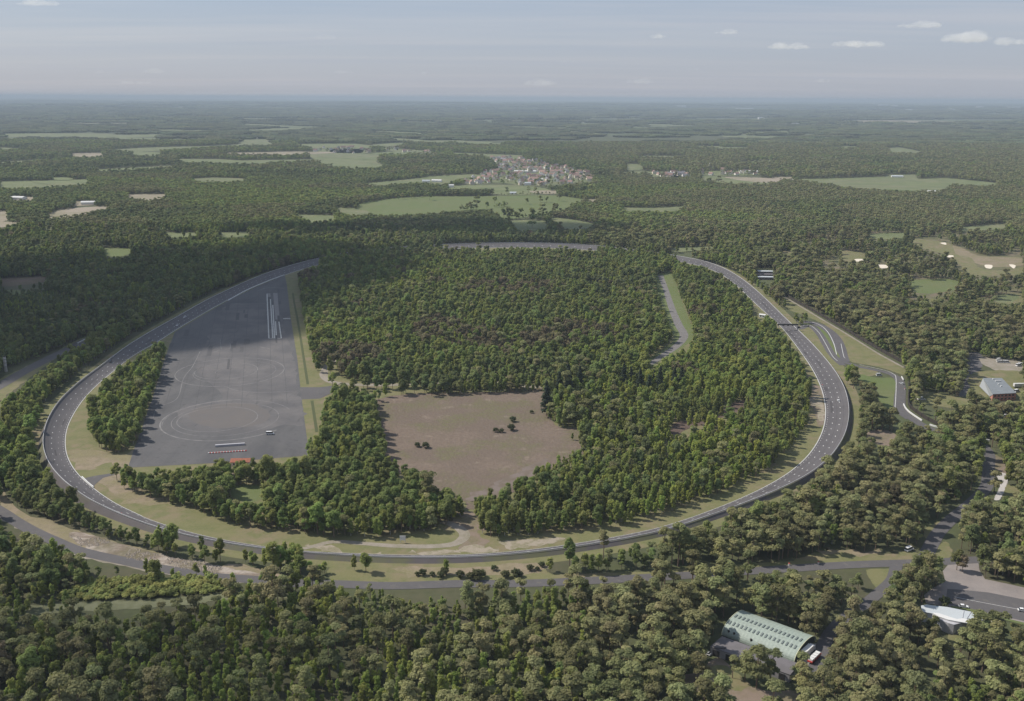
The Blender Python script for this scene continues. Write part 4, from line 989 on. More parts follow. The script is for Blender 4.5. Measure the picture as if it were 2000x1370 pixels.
# open woodland on the golf links
keep_p = np.where(inpoly(base, GOLF), keep_p * .50 * np.where(vnoise(P, 38, 91, 2) < .48, .18, 1.2), keep_p)
keep_p = keep_p * np.where(vnoise(P, 26, 31, 2) < .25, .55, 1)
sc0 = np.clip(np.exp(rng.normal(-.01, .22, len(P))), .55, 1.6)
ok, _ = place_ok(P, hh * sc0)
ok &= ~road_clear(P)
ok &= rng.uniform(size=len(P)) < keep_p
# young plantation, low bright trees
yng = inpoly(base, yp)
sc = sc0 * (0.86 + .28 * vnoise(P, 55, 41, 2))
fine = out_r & (by > 1150) & (bx < 1330)
sc = np.where(fine & (kindid == 2), sc * .78, sc); sc = np.where(fine & (kindid == 0), sc * .85, sc)
sc = np.where(kindid == 2, sc * .93, sc)
sc = np.where(yng, .55, sc)
# belt between ring and sandy bank is low
belt = out_r & (by > 1000) & (by < 1100) & (bx < 640)
sc = np.where(belt, sc * .76, sc)
# thin out the open strip trees right of bridge
for i in np.where(ok)[0]:
    k = ('leaf', 'pine', 'birch', 'brown')[kindid[i]]
    n = len(PROTO[k])
    trees.append((P[i, 0], P[i, 1], k, int(rng.integers(n)), sc[i] * (.75 if k != 'pine' else .86), rng.uniform(0, 6.28), rng.uniform(.92, 1.2)))
# middle distance ------------------------------------------------------------
OPEN_FAR = OPEN
def scatter_far(y0, y1, sp, scale, kinds, h):
    P = candidates(y0, y1, sp, 60)
    bad, base = open_mask(P, np.full(len(P), h))
    inr = inpoly(P, RO + nO * 8)
    keep = ~bad & ~inr & (dist_line(P, RC_OUT) > 9)
    dens = np.ones(len(P))
    tp_ = project(np.concatenate([P, np.full((len(P), 1), 12.0)], 1))
    for v_ in VILL: dens = np.where(inpoly(base, v_) | inpoly(tp_, v_), .05, dens)
    dens = np.where(inpoly(base, GOLF), .6, dens)
    dens *= np.where(vnoise(P, sp * 7, 77, 3) < .22, .35, 1)
    keep &= rng.uniform(size=len(P)) < dens
    P = P[keep]
    zz = vnoise(P, 160, 13, 3) + .25 * (P[:, 0] > 300)
    out = []
    for i in range(len(P)):
        k, v_ = kinds(zz[i], i)
        out.append((P[i, 0], P[i, 1], k, v_, scale * rng.uniform(.72, 1.22), rng.uniform(0, 6.28), rng.uniform(.8, 1.1)))
    return out
def kmid(z, i):
    if z > .62 and rng.uniform() < .8: return 'low_pine', 0
    return 'low_leaf', int(rng.integers(2))
trees += scatter_far(1750, 3000, 6.8, .86, kmid, 11)
trees += scatter_far(3000, 5200, 11.5, 1.2, kmid, 12)
copses = []
def scatter_copse(y0, y1, sp, scale):
    P = candidates(y0, y1, sp, 150)
    bad, base = open_mask(P, np.full(len(P), 13.0))
    pad_ = bad.copy()
    for dxp in (-5, 5):
        for poly, tt in OPEN:
            if poly[:, 1].max() < 330: pad_ |= inpoly(base + [dxp, 0], poly)
    n1 = vnoise(P / [2.2, 1], sp * 9, 61, 3)
    P = P[~pad_ & (n1 > .33)]
    return [(p[0], p[1], int(rng.integers(2)), scale * rng.uniform(.8, 1.2), rng.uniform(-.4, .4), rng.uniform(.8, 1.25)) for p in P]
copses += scatter_copse(5200, 9500, 62, 1.0)
copses += scatter_copse(9500, 16000, 120, 1.7)
copses += [(a, b, c, d, e, f * .5) for a, b, c, d, e, f in scatter_copse(16000, 30000, 330, 3.6)]

# ------------------------------------------------------------------ pick the individual trees: those that show largest
def in_view(x, y):
    p = project(np.array([[x, y, 8.0]]))[0]
    return -10 < p[0] < 2010 and p[1] < 1378
byk = {'pine': [], 'birch': [], 'leaf': []}
fam = {'pine': 'pine', 'low_pine': 'pine', 'birch': 'birch', 'leaf': 'leaf', 'brown': 'leaf', 'low_leaf': 'leaf'}
for n_, t in enumerate(trees):
    if t[1] < 1500: byk[fam[t[2]]].append((math.hypot(t[0], t[1]) / t[4], n_))
CAP = {'pine': 288, 'birch': 255, 'leaf': 270}
chosen = set(); 
for k in byk:
    byk[k].sort(); c = 0
    for d, n_ in byk[k]:
        if c >= CAP[k]: break
        if in_view(trees[n_][0], trees[n_][1]): chosen.add(n_); c += 1
def where_words(x, y):
    p = project(np.array([[x, y, 6.0]]))[0]; px, py = p
    if py > 1150:
        if px < 330: a = "in the dark wood below the grass ride"
        elif px < 700: a = "in the thick wood in front of the sandy verge"
        elif px < 1050: a = "in the thick wood in front of the grey service road"
        elif px < 1330: a = "in the mixed wood beside the green hangar"
        elif px < 1640: a = "around the green hangar" if py > 1230 else "in the wood behind the green hangar"
        elif px < 1800: a = "between the hangar drive and the white pavilion"
        else: a = "beside the white pavilion"
    elif py > 1060:
        if px < 640: a = "along the sandy bank of the service road"
        elif px < 1250: a = "between the ring and the service road"
        elif px < 1750: a = "in the belt between ring and service road"
        else: a = "by the car park entrance"
    elif py > 900:
        a = ("on the outside of the ring's near left bend" if px < 240 else "in the infield wood near the orange roof" if px < 560 else "in the infield wood left of the heather clearing's tip" if px < 915
             else "in the infield wood right of the heather clearing's tip" if px < 1420 and not (px > 1300 and py > 1000) else "in the pine wood outside the ring's right bend" if px < 1800 else "along the access road")
    else:
        a = "further back in the woods around the ring"
    return a, px, py
used = {}
used_proto = {}
for n_ in sorted(chosen):
    x, y, k, v_, s, rz, zs = trees[n_]
    a, px, py = where_words(x, y)
    size = "tall" if s * zs > 1.12 else "low" if s * zs < .85 else "middling"
    look = {'pine': "grey-green spreading pine", 'birch': "narrow bright green birch", 'leaf': "round-crowned green leafy tree", 'brown': "brown budding tree"}[k]
    side = "left" if px < 667 else "middle" if px < 1334 else "right"
    row = "frontmost" if py > 1290 else "near" if py > 1150 else "inner"
    label = f"{size} {look} {a}, {row} rows, {side} third"
    label = " ".join(label.split()[:16])
    nm = {'pine': 'pine_tree', 'birch': 'birch_tree', 'leaf': 'leafy_tree', 'brown': 'leafy_tree'}[k]
    cat = {'pine': 'pine tree', 'birch': 'birch tree', 'leaf': 'leafy tree', 'brown': 'leafy tree'}[k]
    r_ = add_tree(k, v_, x, y, s, rz, nm, label, cat, f"{look}s {a}", zs)
    used_proto.setdefault((k, v_), r_)

# ------------------------------------------------------------------ hand-placed trees
def T1(k, p): return T(k, p)[0]
def put(key, var, px, s, name, label, cat, group=None, zs=1.0, rz=None):
    x, y = G(*px)
    r_ = add_tree(key, var, x, y, s, random.uniform(0, 6.28) if rz is None else rz, name, label, cat, group, zs)
    used_proto.setdefault((key, var), r_)
    return r_
put('birch', 2, T1('R', (1165, 1090)), 1.12, 'birch_tree', "taller birch with a pale stem on the lawn beside the ramp road", "birch tree")
put('birch', 0, T1('R', (1215, 1040)), 1.05, 'birch_tree', "birch right behind the taller birch on the lawn by the ramp road", "birch tree")
put('leaf', 0, T1('R', (600, 420)), .95, 'leafy_tree', "round tree at the gantry end nearest the ring, before the ramp", "leafy tree")
put('leaf', 1, T1('R', (700, 410)), .95, 'leafy_tree', "round tree over the start of the ramp road, right of its twin", "leafy tree")
put('leaf', 2, T1('C', (1145, 610)), .85, 'leafy_tree', "dark tree on the edge of the bright lawn inside the access road bend", "leafy tree")
put('bush', 0, T1('B', (1003, 640)), 1.20, 'bush', "round dark bush standing alone furthest back in the heather clearing", "bush")
put('bush', 0, T1('B', (995, 688)), 1.36, 'bush', "larger bush of the trio in the middle of the heather clearing", "bush")
put('bush', 0, T1('B', (940, 700)), 0.88, 'bush', "middle bush of the trio in the heather clearing", "bush")
put('bush', 0, T1('B', (908, 697)), 0.96, 'bush', "left bush of the trio in the heather clearing", "bush")
put('bush', 0, T1('B', (518, 786)), 1.20, 'bush', "right one of two bushes at the left of the heather clearing", "bush")
put('bush', 0, T1('B', (472, 780)), 0.96, 'bush', "left one of two bushes at the left of the heather clearing", "bush")
put('bush', 0, T1('B', (1108, 592)), .7, 'bush', "tiny bush near the back right corner of the heather clearing", "bush")
put('birch', 1, T1('B', (1335, 742)), .45, 'birch_tree', "small thin sapling at the right edge of the heather clearing", "birch tree")
for k_ in range(19):
    t_ = k_ / 18; put('birch', k_ % 4, T1('R1', (1010 + 520 * t_ + rng.normal(0, 12), 415 + 400 * t_ + rng.normal(0, 10))), rng.uniform(.6, .85), 'birch_tree', 'slender young birch in the row between ring and dark fence', 'birch tree', 'young birches in the row between ring and dark fence')
sp = [(1190, 605, 1.2), (1260, 530, 1.35), (1310, 510, 1.25), (1300, 540, 1.05), (1375, 480, 1.0), (1560, 470, .95), (1620, 455, .95), (1660, 440, .9), (1710, 495, 1.0), (1760, 510, 1.05), (1820, 490, 1.05), (1790, 460, .9), (1900, 490, 1.0), (1690, 480, .9), (1940, 470, .9), (1530, 200, 1.0), (1555, 640, .9)]
spl = ["in front, at the back right corner of the heather clearing", "large, behind the heather clearing's back right corner", "behind the group at the clearing's back right corner", "at the foot of the dark group by the clearing",
       "right of the dark group by the clearing"]
for i, (a, b, s) in enumerate(sp):
    put('spruce', i % 2, T1('B', (a, b)), s * 1.5, 'spruce_tree', ("dark conical spruce " + spl[i]) if i < 5 else "dark conical spruce in the loose row right of the heather clearing", "spruce tree", None if i < 5 else "spruces in the loose row right of the heather clearing")
for i, (a, b, s) in enumerate([(500, 668, 1.0), (555, 672, .7), (620, 668, 1.2), (600, 682, .9), (710, 680, 1.1), (770, 690, 1.1), (800, 692, 1.5), (825, 680, 1.2), (962, 680, 1.1), (1020, 676, 1.2), (1045, 676, .8), (900, 640, .8), (1100, 640, .9), (1165, 620, .8), (470, 670, .6), (1140, 640, .6)]):
    put('bush', 0, T1('E', (a, b)), s, 'bush', f"{'large' if s > 1.15 else 'small' if s < .85 else 'middling'} bush on the brown strip between ring and service road", "bush", "bushes on the brown strip between ring and service road")
for i, (a, b, s) in enumerate([(630, 660, .62), (1350, 650, .75), (1440, 655, .7), (1210, 650, .6), (120, 640, .7), (185, 650, .75)]):
    put('leaf' if i % 2 else 'birch', i % 3, T1('E', (a, b)), s, 'leafy_tree' if i % 2 else 'birch_tree', "small young tree on the grass strip between ring and service road", "leafy tree" if i % 2 else "birch tree", "young trees on the strip between ring and service road")
put('pine', 1, T1('Hg', (790, 1215)), 1.18, 'pine_tree', "big spreading pine with a bare pale stem in front of the green hangar", "pine tree")
put('pine', 3, T1('Hg', (650, 1120)), 1.05, 'pine_tree', "spreading pine left of the big one in front of the green hangar", "pine tree")
put('pine', 0, T1('Hg', (960, 1150)), 1.08, 'pine_tree', "spreading pine right of the big one in front of the green hangar", "pine tree")
put('pine', 2, T1('Hg', (500, 1090)), .8, 'pine_tree', "slim pine at the left of the group before the green hangar", "pine tree")
put('pine', 3, T1('Hg', (80, 1110)), 1.0, 'pine_tree', "pine left of the sandy clearing, beside the annex's far corner", "pine tree")
put('pine', 0, T1('Hg', (190, 1300)), .75, 'pine_tree', "small pine standing alone on the sandy clearing below the hangar", "pine tree")
put('pine', 1, T1('Hg', (1330, 1160)), .9, 'pine_tree', "pale pine at the near corner of the hangar annex", "pine tree")
put('leaf', 2, T1('Pk', (420, 470)), 1.2, 'leafy_tree', "big bright green tree at the left end of the car park", "leafy tree")
put('leaf', 0, T1('Pk', (560, 440)), 1.15, 'leafy_tree', "second bright green tree at the car park's left end, on its right side", "leafy tree")
put('leaf', 1, T1('Pk', (200, 540)), 1.1, 'leafy_tree', "tree with brownish side left of the bright tree by the car park", "leafy tree")
put('leaf', 1, T1('Pk', (900, 260)), .95, 'leafy_tree', "tree with a wide crown in the middle of the car park entrance", "leafy tree")
put('brown', 0, T1('Pk', (980, 285)), .75, 'leafy_tree', "brownish small tree beside the one in the car park entrance", "leafy tree")
put('bush', 0, T1('Pk', (720, 790)), 1.3, 'bush', "round bush behind the pavilion's white roof, left end", "bush")
put('bush', 0, T1('Pk', (1450, 985)), 1.2, 'bush', "large bush behind the right tip of the pavilion's white roof", "bush")
put('pine', 1, T1('Pk', (1180, 1350)), 1.0, 'pine_tree', "broad pine covering the right front of the white pavilion", "pine tree")
put('pine', 3, T1('Pk', (1460, 1400)), 1.0, 'pine_tree', "broad pine below the right tip of the pavilion's roof", "pine tree")
put('leaf', 1, T1('Pk', (520, 1300)), 1.0, 'leafy_tree', "bright leafy tree in front of the pavilion's left wall", "leafy tree")
put('leaf', 1, T1('L2', (1190, 790)), .95, 'leafy_tree', "dark lone tree by the small access road inside the near left bend", "leafy tree")
put('leaf', 0, T1('L3', (1000, 700)), .75, 'leafy_tree', "dark tree in the gap of the bank right of the rubble", "leafy tree")
put('birch', 1, T1('L3', (975, 600)), .8, 'birch_tree', "thin tree rising in front of the ring above the dark bank tree", "birch tree")
for i, (a, b, s) in enumerate([(920, 830, .55), (1010, 840, .55), (520, 880, .85), (690, 860, .45), (1170, 980, .6), (1280, 960, .6), (1560, 900, .5), (1680, 960, .9), (1890, 980, .8), (1400, 700, .6), (1470, 720, .65), (1590, 740, .7), (1700, 720, .65), (1890, 800, .6)]):
    put(('leaf', 'birch')[i % 2], i % 3, T1('L3', (a, b)), s, ('leafy_tree', 'birch_tree')[i % 2], f"{'young leafy tree' if i % 2 == 0 else 'young birch'} by the service road and its sandy verge", ("leafy tree", "birch tree")[i % 2], "young trees by the sandy verge of the service road")
for a_, b_, s_, l_ in ((1210, 925, .72, 'left of the orange roof'), (1262, 935, .66, 'before the left end of the orange roof'), (1330, 930, .66, 'before the middle of the orange roof'), (1368, 938, .6, 'before the right end of the orange roof'), (1420, 925, .78, 'right of the orange roof')):
    put('leaf', int(a_) % 5, T1('A', (a_, b_)), s_, 'leafy_tree', 'green leafy tree standing just ' + l_, 'leafy tree')
# shrubs on the bright patch: countable bushes
Ps = W(shr_px); lo, hi = Ps.min(0), Ps.max(0)
q = rng.uniform(lo, hi, (2600, 2)); q = q[inpoly(q, Ps)]
keepq = []
for p in q:
    if all((p[0] - a[0]) ** 2 + (p[1] - a[1]) ** 2 > 2.3 ** 2 for a in keepq): keepq.append(p)
    if len(keepq) >= 235: break
for p in keepq:
    s = rng.uniform(.75, 1.45)
    r_ = add_tree('shrub', 0, p[0], p[1], s, rng.uniform(0, 6.28), 'shrub', f"{'large' if s > 1.2 else 'small' if s < .95 else 'middling'} bright yellow-green shrub on the shrubby patch above the grass ride", "shrub", "bright shrubs on the patch above the grass ride", rng.uniform(.8, 1.3))
    used_proto.setdefault(('shrub', 0), r_)
# lone trees and hedgerow trees in the far fields
FT = [('V', 210, 800, 1.5), ('V', 440, 720, 1.0), ('V', 600, 590, .9), ('V', 970, 590, 1.0), ('V', 1000, 640, .8), ('V', 860, 730, .9), ('V', 1040, 710, .9), ('V', 1120, 710, .9), ('V', 1280, 690, 1.0), ('V', 640, 930, 1.5), ('V', 770, 930, 1.3), ('V', 930, 920, 1.4), ('V', 1060, 900, 1.4), ('V', 1230, 870, 1.5), ('V', 930, 1040, 1.4), ('V', 340, 790, 1.0), ('V', 880, 590, .9), ('V', 560, 920, 1.3),
      ('V', 1370, 590, 1.3), ('V', 1440, 600, 1.5), ('V', 1560, 590, 1.3), ('V', 1620, 590, 1.3), ('V', 1700, 600, 1.4), ('V', 90, 800, .9), ('V', 130, 805, .9), ('V', 500, 770, .7), ('V', 560, 765, .7), ('X', 905, 498, .8), ('X', 935, 496, .9), ('X', 950, 498, .9), ('X', 870, 496, .8), ('T3', 240, 605, 1.3), ('T3', 295, 605, 1.3), ('T2', 540, 690, 1.2), ('T2', 100, 715, 1.1)]
FT = [(c, a, b, s * 1.35) for c, a, b, s in FT]
def hedge(c, x0, y0, x1, y1, n, s):
    for k in range(n):
        t = (k + .5) / n; FT.append((c, x0 + (x1 - x0) * t + rng.normal(0, 4), y0 + (y1 - y0) * t + rng.normal(0, 2), s * rng.uniform(.6, 1.2)))
hedge('V', 0, 608, 430, 606, 16, 1.1); hedge('V', 450, 614, 1230, 606, 16, .55); hedge('V', 600, 935, 1320, 885, 16, 1.1); hedge('V', -20, 815, 225, 800, 10, .9); hedge('V', 420, 776, 620, 755, 8, .6)
hedge('V', 1330, 520, 1700, 520, 10, .9); hedge('T2', 350, 690, 560, 668, 7, .9); hedge('T3', 350, 610, 900, 640, 18, 1.0)
for i, (c, a, b, s) in enumerate(FT):
    x, y = G(*T1(c, (a, b)))
    r_ = add_tree('low_leaf' if i % 4 else 'low_pine', i % 2 if i % 4 else 0, x, y, s, rng.uniform(0, 6.28), 'field_tree', f"{'tall' if s > 1.2 else 'small'} field tree in the hedges and green fields between ring and village", "field tree", "hedge and field trees before the village")
    used_proto.setdefault(('low_leaf' if i % 4 else 'low_pine', i % 2 if i % 4 else 0), r_)
cop_obj = []
for i, (c, a, b, s) in enumerate([('T2', 820, 415, .9), ('T2', 1040, 332, 1.0)]):
    x, y = G(*T1(c, (a, b)))
    o = link_mesh("copse", COPSE[i]); o.location = (x, y, 0); o.scale = (s, s, s); cop_obj.append(o)
    tag(o, ["small dense wood beyond the meadow just behind the village", "dark copse in the distant forest above the village"][i], "small wood")

# ------------------------------------------------------------------ the rest of the forest
def forest_object(name, pts, variants, label):
    """pts: (x, y, z, variant id, scale, rot, zscale)"""
    me = bpy.data.meshes.new(name)
    me.from_pydata([(p[0], p[1], p[2]) for p in pts], [], [])
    at = me.attributes.new("variant", 'INT', 'POINT'); at.data.foreach_set("value", [p[3] for p in pts])
    at = me.attributes.new("size", 'FLOAT_VECTOR', 'POINT'); at.data.foreach_set("vector", np.array([[p[4], p[4], p[4] * p[6]] for p in pts]).ravel())
    at = me.attributes.new("turn", 'FLOAT_VECTOR', 'POINT'); at.data.foreach_set("vector", np.array([[0, 0, p[5]] for p in pts]).ravel())
    o = bpy.data.objects.new(name, me); C.objects.link(o)
    tag(o, label, "forest", kind="stuff")
    ng = bpy.data.node_groups.new(name, 'GeometryNodeTree')
    ng.interface.new_socket("Geometry", in_out='INPUT', socket_type='NodeSocketGeometry'); ng.interface.new_socket("Geometry", in_out='OUTPUT', socket_type='NodeSocketGeometry')
    N, L = ng.nodes, ng.links
    gi, go = N.new("NodeGroupInput"), N.new("NodeGroupOutput")
    def named(n, t):
        a = N.new("GeometryNodeInputNamedAttribute"); a.data_type = t; a.inputs["Name"].default_value = n
        return [s for s in a.outputs if s.enabled and s.name == "Attribute"][0]
    va, sa, ra = named("variant", 'INT'), named("size", 'FLOAT_VECTOR'), named("turn", 'FLOAT_VECTOR')
    e2r = N.new("FunctionNodeEulerToRotation"); L.new(ra, e2r.inputs[0])
    jo = N.new("GeometryNodeJoinGeometry")
    for vi, objs in enumerate(variants):
        j = N.new("GeometryNodeJoinGeometry")
        for ob in objs:
            oi = N.new("GeometryNodeObjectInfo"); oi.transform_space = 'ORIGINAL'; oi.inputs["Object"].default_value = ob
            L.new(oi.outputs["Geometry"], j.inputs[0])
        cp = N.new("FunctionNodeCompare"); cp.data_type = 'INT'; cp.operation = 'EQUAL'
        ins = [s for s in cp.inputs if s.enabled]
        L.new(va, ins[0]); ins[1].default_value = vi
        ip = N.new("GeometryNodeInstanceOnPoints")
        L.new(gi.outputs[0], ip.inputs["Points"]); L.new(cp.outputs[0], ip.inputs["Selection"]); L.new(j.outputs[0], ip.inputs["Instance"])
        L.new(e2r.outputs[0], ip.inputs["Rotation"]); L.new(sa, ip.inputs["Scale"])
        L.new(ip.outputs[0], jo.inputs[0])
    L.new(jo.outputs[0], go.inputs[0])
    md = o.modifiers.new("scatter", 'NODES'); md.node_group = ng
    return o
for famname, keys, nm, lab in (('pine', ['pine', 'low_pine'], 'pine_forest', "grey-green pine woods spreading around and beyond the ring"),
                               ('birch', ['birch'], 'birch_forest', "dense bright green birch woods in and around the ring"),
                               ('leaf', ['leaf', 'brown', 'low_leaf'], 'leafy_forest', "dense green leafy woods covering the country to the horizon")):
    ids, variants = {}, []
    for k in keys:
        for v_ in range(len(PROTO[k])):
            if (k, v_) not in used_proto:
                src = next(t for n_, t in enumerate(trees) if t[2] == k and n_ not in chosen)
                used_proto[(k, v_)] = add_tree(k, v_, src[0] + 4, src[1], src[4], src[5], {'p': 'pine_tree', 'b': 'birch_tree', 'l': 'leafy_tree'}[famname[0]], "tree further back in the woods around the ring", "leafy tree" if famname == 'leaf' else famname + " tree", "trees further back around the ring")
            ids[(k, v_)] = len(variants); variants.append([c for c in used_proto[(k, v_)].children])
    pts = [(t[0], t[1], 0.0, ids[(t[2], t[3])], t[4], t[5], t[6]) for n_, t in enumerate(trees) if fam[t[2]] == famname and n_ not in chosen]
    forest_object(nm, pts, variants, lab)
forest_object("distant_forest", [(c[0], c[1], hill(c[0], c[1]), c[2], c[3], c[4], c[5]) for c in copses], [[o] for o in cop_obj], "unbroken blue-green forest far off towards the horizon")
print("TREES", len(trees), len(chosen), len(copses))
#PART2
# ------------------------------------------------------------------ hangar with its low annex
A, B = (G(*p) for p in T('Hg', (372, 580), (1245, 918)))
ax = (B - A) / np.linalg.norm(B - A); LEN = float(np.linalg.norm(B - A))
nb = np.array([-ax[1], ax[0]]);
if nb[1] < 0: nb = -nb
tp = T1('Hg', (1392, 655)); best = None
for z in np.arange(4, 16, .05):
    q = G(*tp, z) - B
    e = abs(q @ ax)
    if best is None or e < best[0]: best = (e, z, q @ nb)
HH, HW = best[1], best[2] * 2
print("HANGAR", LEN, HH, HW)
HW = float(np.clip(HW, 12, 30)); HH = float(np.clip(HH, 6, 12))
def hp_(s, t, z): p = A + ax * s + nb * t; return (p[0], p[1], z)
root = empty('arched_hangar', (A[0], A[1], 0)); tag(root, "long hangar with a pale green arched sheet roof and a dark end wall", "hangar")
off = Vector((A[0], A[1], 0))
def arc(t):   # 0..1 -> (across, height)
    a = math.pi * t; return HW / 2 - HW / 2 * math.cos(a), 0.6 + (HH - .6) * math.sin(a) ** .85
NA, NL = 22, 40
v, f = [], []
for i in range(NL + 1):
    for j in range(NA + 1):
        c_, z_ = arc(j / NA); rib = .05 if i % 2 else 0
        v.append(Vector(hp_(LEN * i / NL, c_, z_ + rib)) - off)
for i in range(NL):
    for j in range(NA): a = i * (NA + 1) + j; f.append((a, a + NA + 1, a + NA + 2, a + 1))
o = mesh_obj("roof_shell", v, f, M_hangar, root, smooth_=False)
sm = o.modifiers.new("thick", 'SOLIDIFY'); sm.thickness = .15
for s, nm in ((LEN - .6, 'end_wall'), (.6, 'end_wall')):
    pr = [hp_(s, *arc(j / NA)) for j in range(NA + 1)]
    pr = [Vector((p[0], p[1], p[2] - .15)) - off for p in pr] + [Vector(hp_(s, HW, 0)) - off, Vector(hp_(s, 0, 0)) - off]
    pr2 = [p + Vector((*(-ax * .25 if s > 2 else ax * .25), 0)) for p in pr]
    n = len(pr); mesh_obj(nm, pr + pr2, [tuple(range(n)), tuple(range(2 * n - 1, n - 1, -1))] + [(i, (i + 1) % n, n + (i + 1) % n, n + i) for i in range(n)], mat("dark_green_wall", (.045, .055, .055), noises=[(1.5, .4, .6, (.07, .08, .08), .6, 2, (1, 1, .1))]), root)
    # arch rim
    mbr = MB()
    for j in range(NA):
        p0, p1 = Vector(hp_(s + (.75 if s > 2 else -.75), *arc(j / NA))) - off, Vector(hp_(s + (.75 if s > 2 else -.75), *arc((j + 1) / NA))) - off
        mbr.cyl(p0, p1, .16, n=5)
    mbr.build("arch_rim", [mat("yellowish_trim", (.55, .55, .38))], root)
M_vent = mat("grey_vent", (.14, .165, .16), rough=.6)
for row, t in enumerate((.30, .47)):
    for i in range(17):
        s = LEN * (.035 + i * .057); mbv = MB()
        P0 = [hp_(s - .35, *arc(t - .035)), hp_(s + .35, *arc(t - .035)), hp_(s + .35, *arc(t + .035)), hp_(s - .35, *arc(t + .035))]
        up = [Vector(p) - off + Vector((0, 0, .35)) for p in P0]; dn = [Vector(p) - off for p in P0]
        mbv.add(dn + up, [(4, 5, 6, 7), (0, 1, 5, 4), (1, 2, 6, 5), (2, 3, 7, 6), (3, 0, 4, 7)])
        mbv.build("roof_vent", [M_vent], root)
for s in (.08, .16, .40):
    mbv = MB(); c_, z_ = arc(.13); p = Vector(hp_(LEN * s, c_, z_)) - off; mbv.box(p.x - .4, p.x + .4, p.y - .4, p.y + .4, p.z - .4, p.z + .5); mbv.build("roof_hatch", [M_dark], root)
AH = 3.8
ra = W(T('Hg', (228, 705), (375, 578), (1320, 915), (1205, 1048)), AH)
cen = ra.mean(0); an = empty('low_annex', (cen[0], cen[1], 0)); tag(an, "low flat grey-roofed annex along the front of the green hangar", "annex")
mb = MB(); mb.prism([tuple((p - cen) * .985) for p in ra], 0, AH - .25); mb.build("walls", [mat("grey_wall", (.30, .29, .30), noises=[(2, .4, .6, (.24, .23, .24), .6, 2)])], an)
mb = MB(); mb.prism([tuple(p - cen) for p in ra], AH - .25, AH); mb.build("roof", [M_annex], an)
fl, fr_ = ra[0] - cen, ra[3] - cen; dv = fr_ - fl; dl = np.linalg.norm(dv); dv /= dl; ot = np.array([dv[1], -dv[0]])
if ot @ (fl) < 0: ot = -ot
for s0, s1, nm, m_ in ((.03, .12, 'garage_door', M_dark), (.20, .30, 'garage_door', M_dark), (.42, .50, 'window', M_glass), (.55, .63, 'window', M_glass), (.74, .82, 'window', M_glass), (.87, .95, 'garage_door', M_dark)):
    a, b = fl * .985 + dv * dl * s0 * .985, fl * .985 + dv * dl * s1 * .985; z0, z1 = (0.05, 2.9) if 'door' in nm else (1.1, 2.4)
    v = [(*a, z0), (*b, z0), (*b, z1), (*a, z1)]; w = [(x + ot[0] * .06, y + ot[1] * .06, z) for x, y, z in v]
    mesh_obj(nm, v + w, [(4, 5, 6, 7), (0, 1, 5, 4), (1, 2, 6, 5), (2, 3, 7, 6), (3, 0, 4, 7), (3, 2, 1, 0)], m_, an)
mb = MB(); mb.box(-2.4, 2.4, -1, 1, 0, .7); rr = mb.build("roof_box", [M_annex], an); q_ = ra[0] * .75 + ra[3] * .1 + ra[1] * .15 - cen; rr.location = (q_[0], q_[1], AH)

# ------------------------------------------------------------------ white pavilion by the car park
PZ = 5.2
def ctr(P): return P.mean(0)
outl = T('Pk', (372, 785), (460, 768), (560, 785), (760, 805), (980, 850), (1100, 872), (1220, 905), (1300, 940), (1420, 990), (1520, 1040), (1430, 1066), (1380, 1050), (1300, 985), (1250, 950), (1180, 970), (1100, 1020), (1075, 1052), (930, 1030), (780, 1000), (640, 955), (550, 903), (450, 885), (380, 872))
rp = W(outl, PZ); cp = ctr(rp); pvr = empty('white_pavilion', (cp[0], cp[1], 0)); tag(pvr, "low pavilion with a pointed wing-shaped pale roof beside the car park", "pavilion")
mb = MB(); mb.prism([tuple(p - cp) for p in rp], PZ - .15, PZ); mb.build("roof", [M_sheet], pvr)
# bright fascia along the front edge
fa = W(T('Pk', (550, 903), (640, 955), (780, 1000), (930, 1030), (1075, 1052), (1085, 1000), (1000, 980), (900, 990), (760, 945), (640, 905), (560, 895)), PZ + .25)
mb = MB(); mb.prism([tuple(p - cp) for p in fa], PZ + .003, PZ + .45); mb.build("front_fascia", [M_white], pvr)
fa = W(T('Pk', (1300, 942), (1420, 992), (1515, 1040), (1430, 1064), (1375, 1045), (1320, 1000)), PZ + .25)
mb = MB(); mb.prism([tuple(p - cp) for p in fa], PZ + .004, PZ + .4); mb.build("tip_fascia", [M_white], pvr)
for a, b in (((985, 990), (1010, 860)), ((1050, 985), (1115, 880)), ((1125, 990), (1220, 910))):
    mb = MB(); p0, p1 = G(*T1('Pk', a), PZ + .1) - cp, G(*T1('Pk', b), PZ + .1) - cp; mb.cyl((*p0, PZ + .12), (*p1, PZ + .12), .12, n=5); mb.build("roof_seam", [M_rail], pvr)
wl_ = W(T('Pk', (380, 880), (540, 905), (560, 1030), (530, 1045), (430, 990)), PZ * .5)
body = W(T('Pk', (470, 860), (640, 870), (900, 910), (1180, 950), (1330, 1010), (1250, 1050), (1060, 1060), (940, 1070), (860, 1090), (770, 1065), (640, 1010), (540, 950)), PZ - .6)
body = cp + (body - body.mean(0)) * .92 + (body.mean(0) - cp)
mb = MB(); mb.prism([tuple(p - cp) for p in body], 0, PZ - .16); mb.build("walls", [mat("pavilion_wall", (.40, .40, .42), noises=[(2, .4, .6, (.3, .3, .33), .5, 2)])], pvr)
gc = G(*T1('Pk', (860, 1125)), 0) - cp + [0, 4.0]
mb = MB(); n = 14; pts = [(gc[0] + 4.4 * math.cos(math.pi * (1 + i / n)), gc[1] + 3.6 * math.sin(math.pi * (1 + i / n))) for i in range(n + 1)]
mb.prism(pts, .1, PZ - .17); mb.build("curved_glass_wall", [mat("pale_glass", (.30, .32, .35), rough=.2, spec=.6)], pvr)
mb = MB()
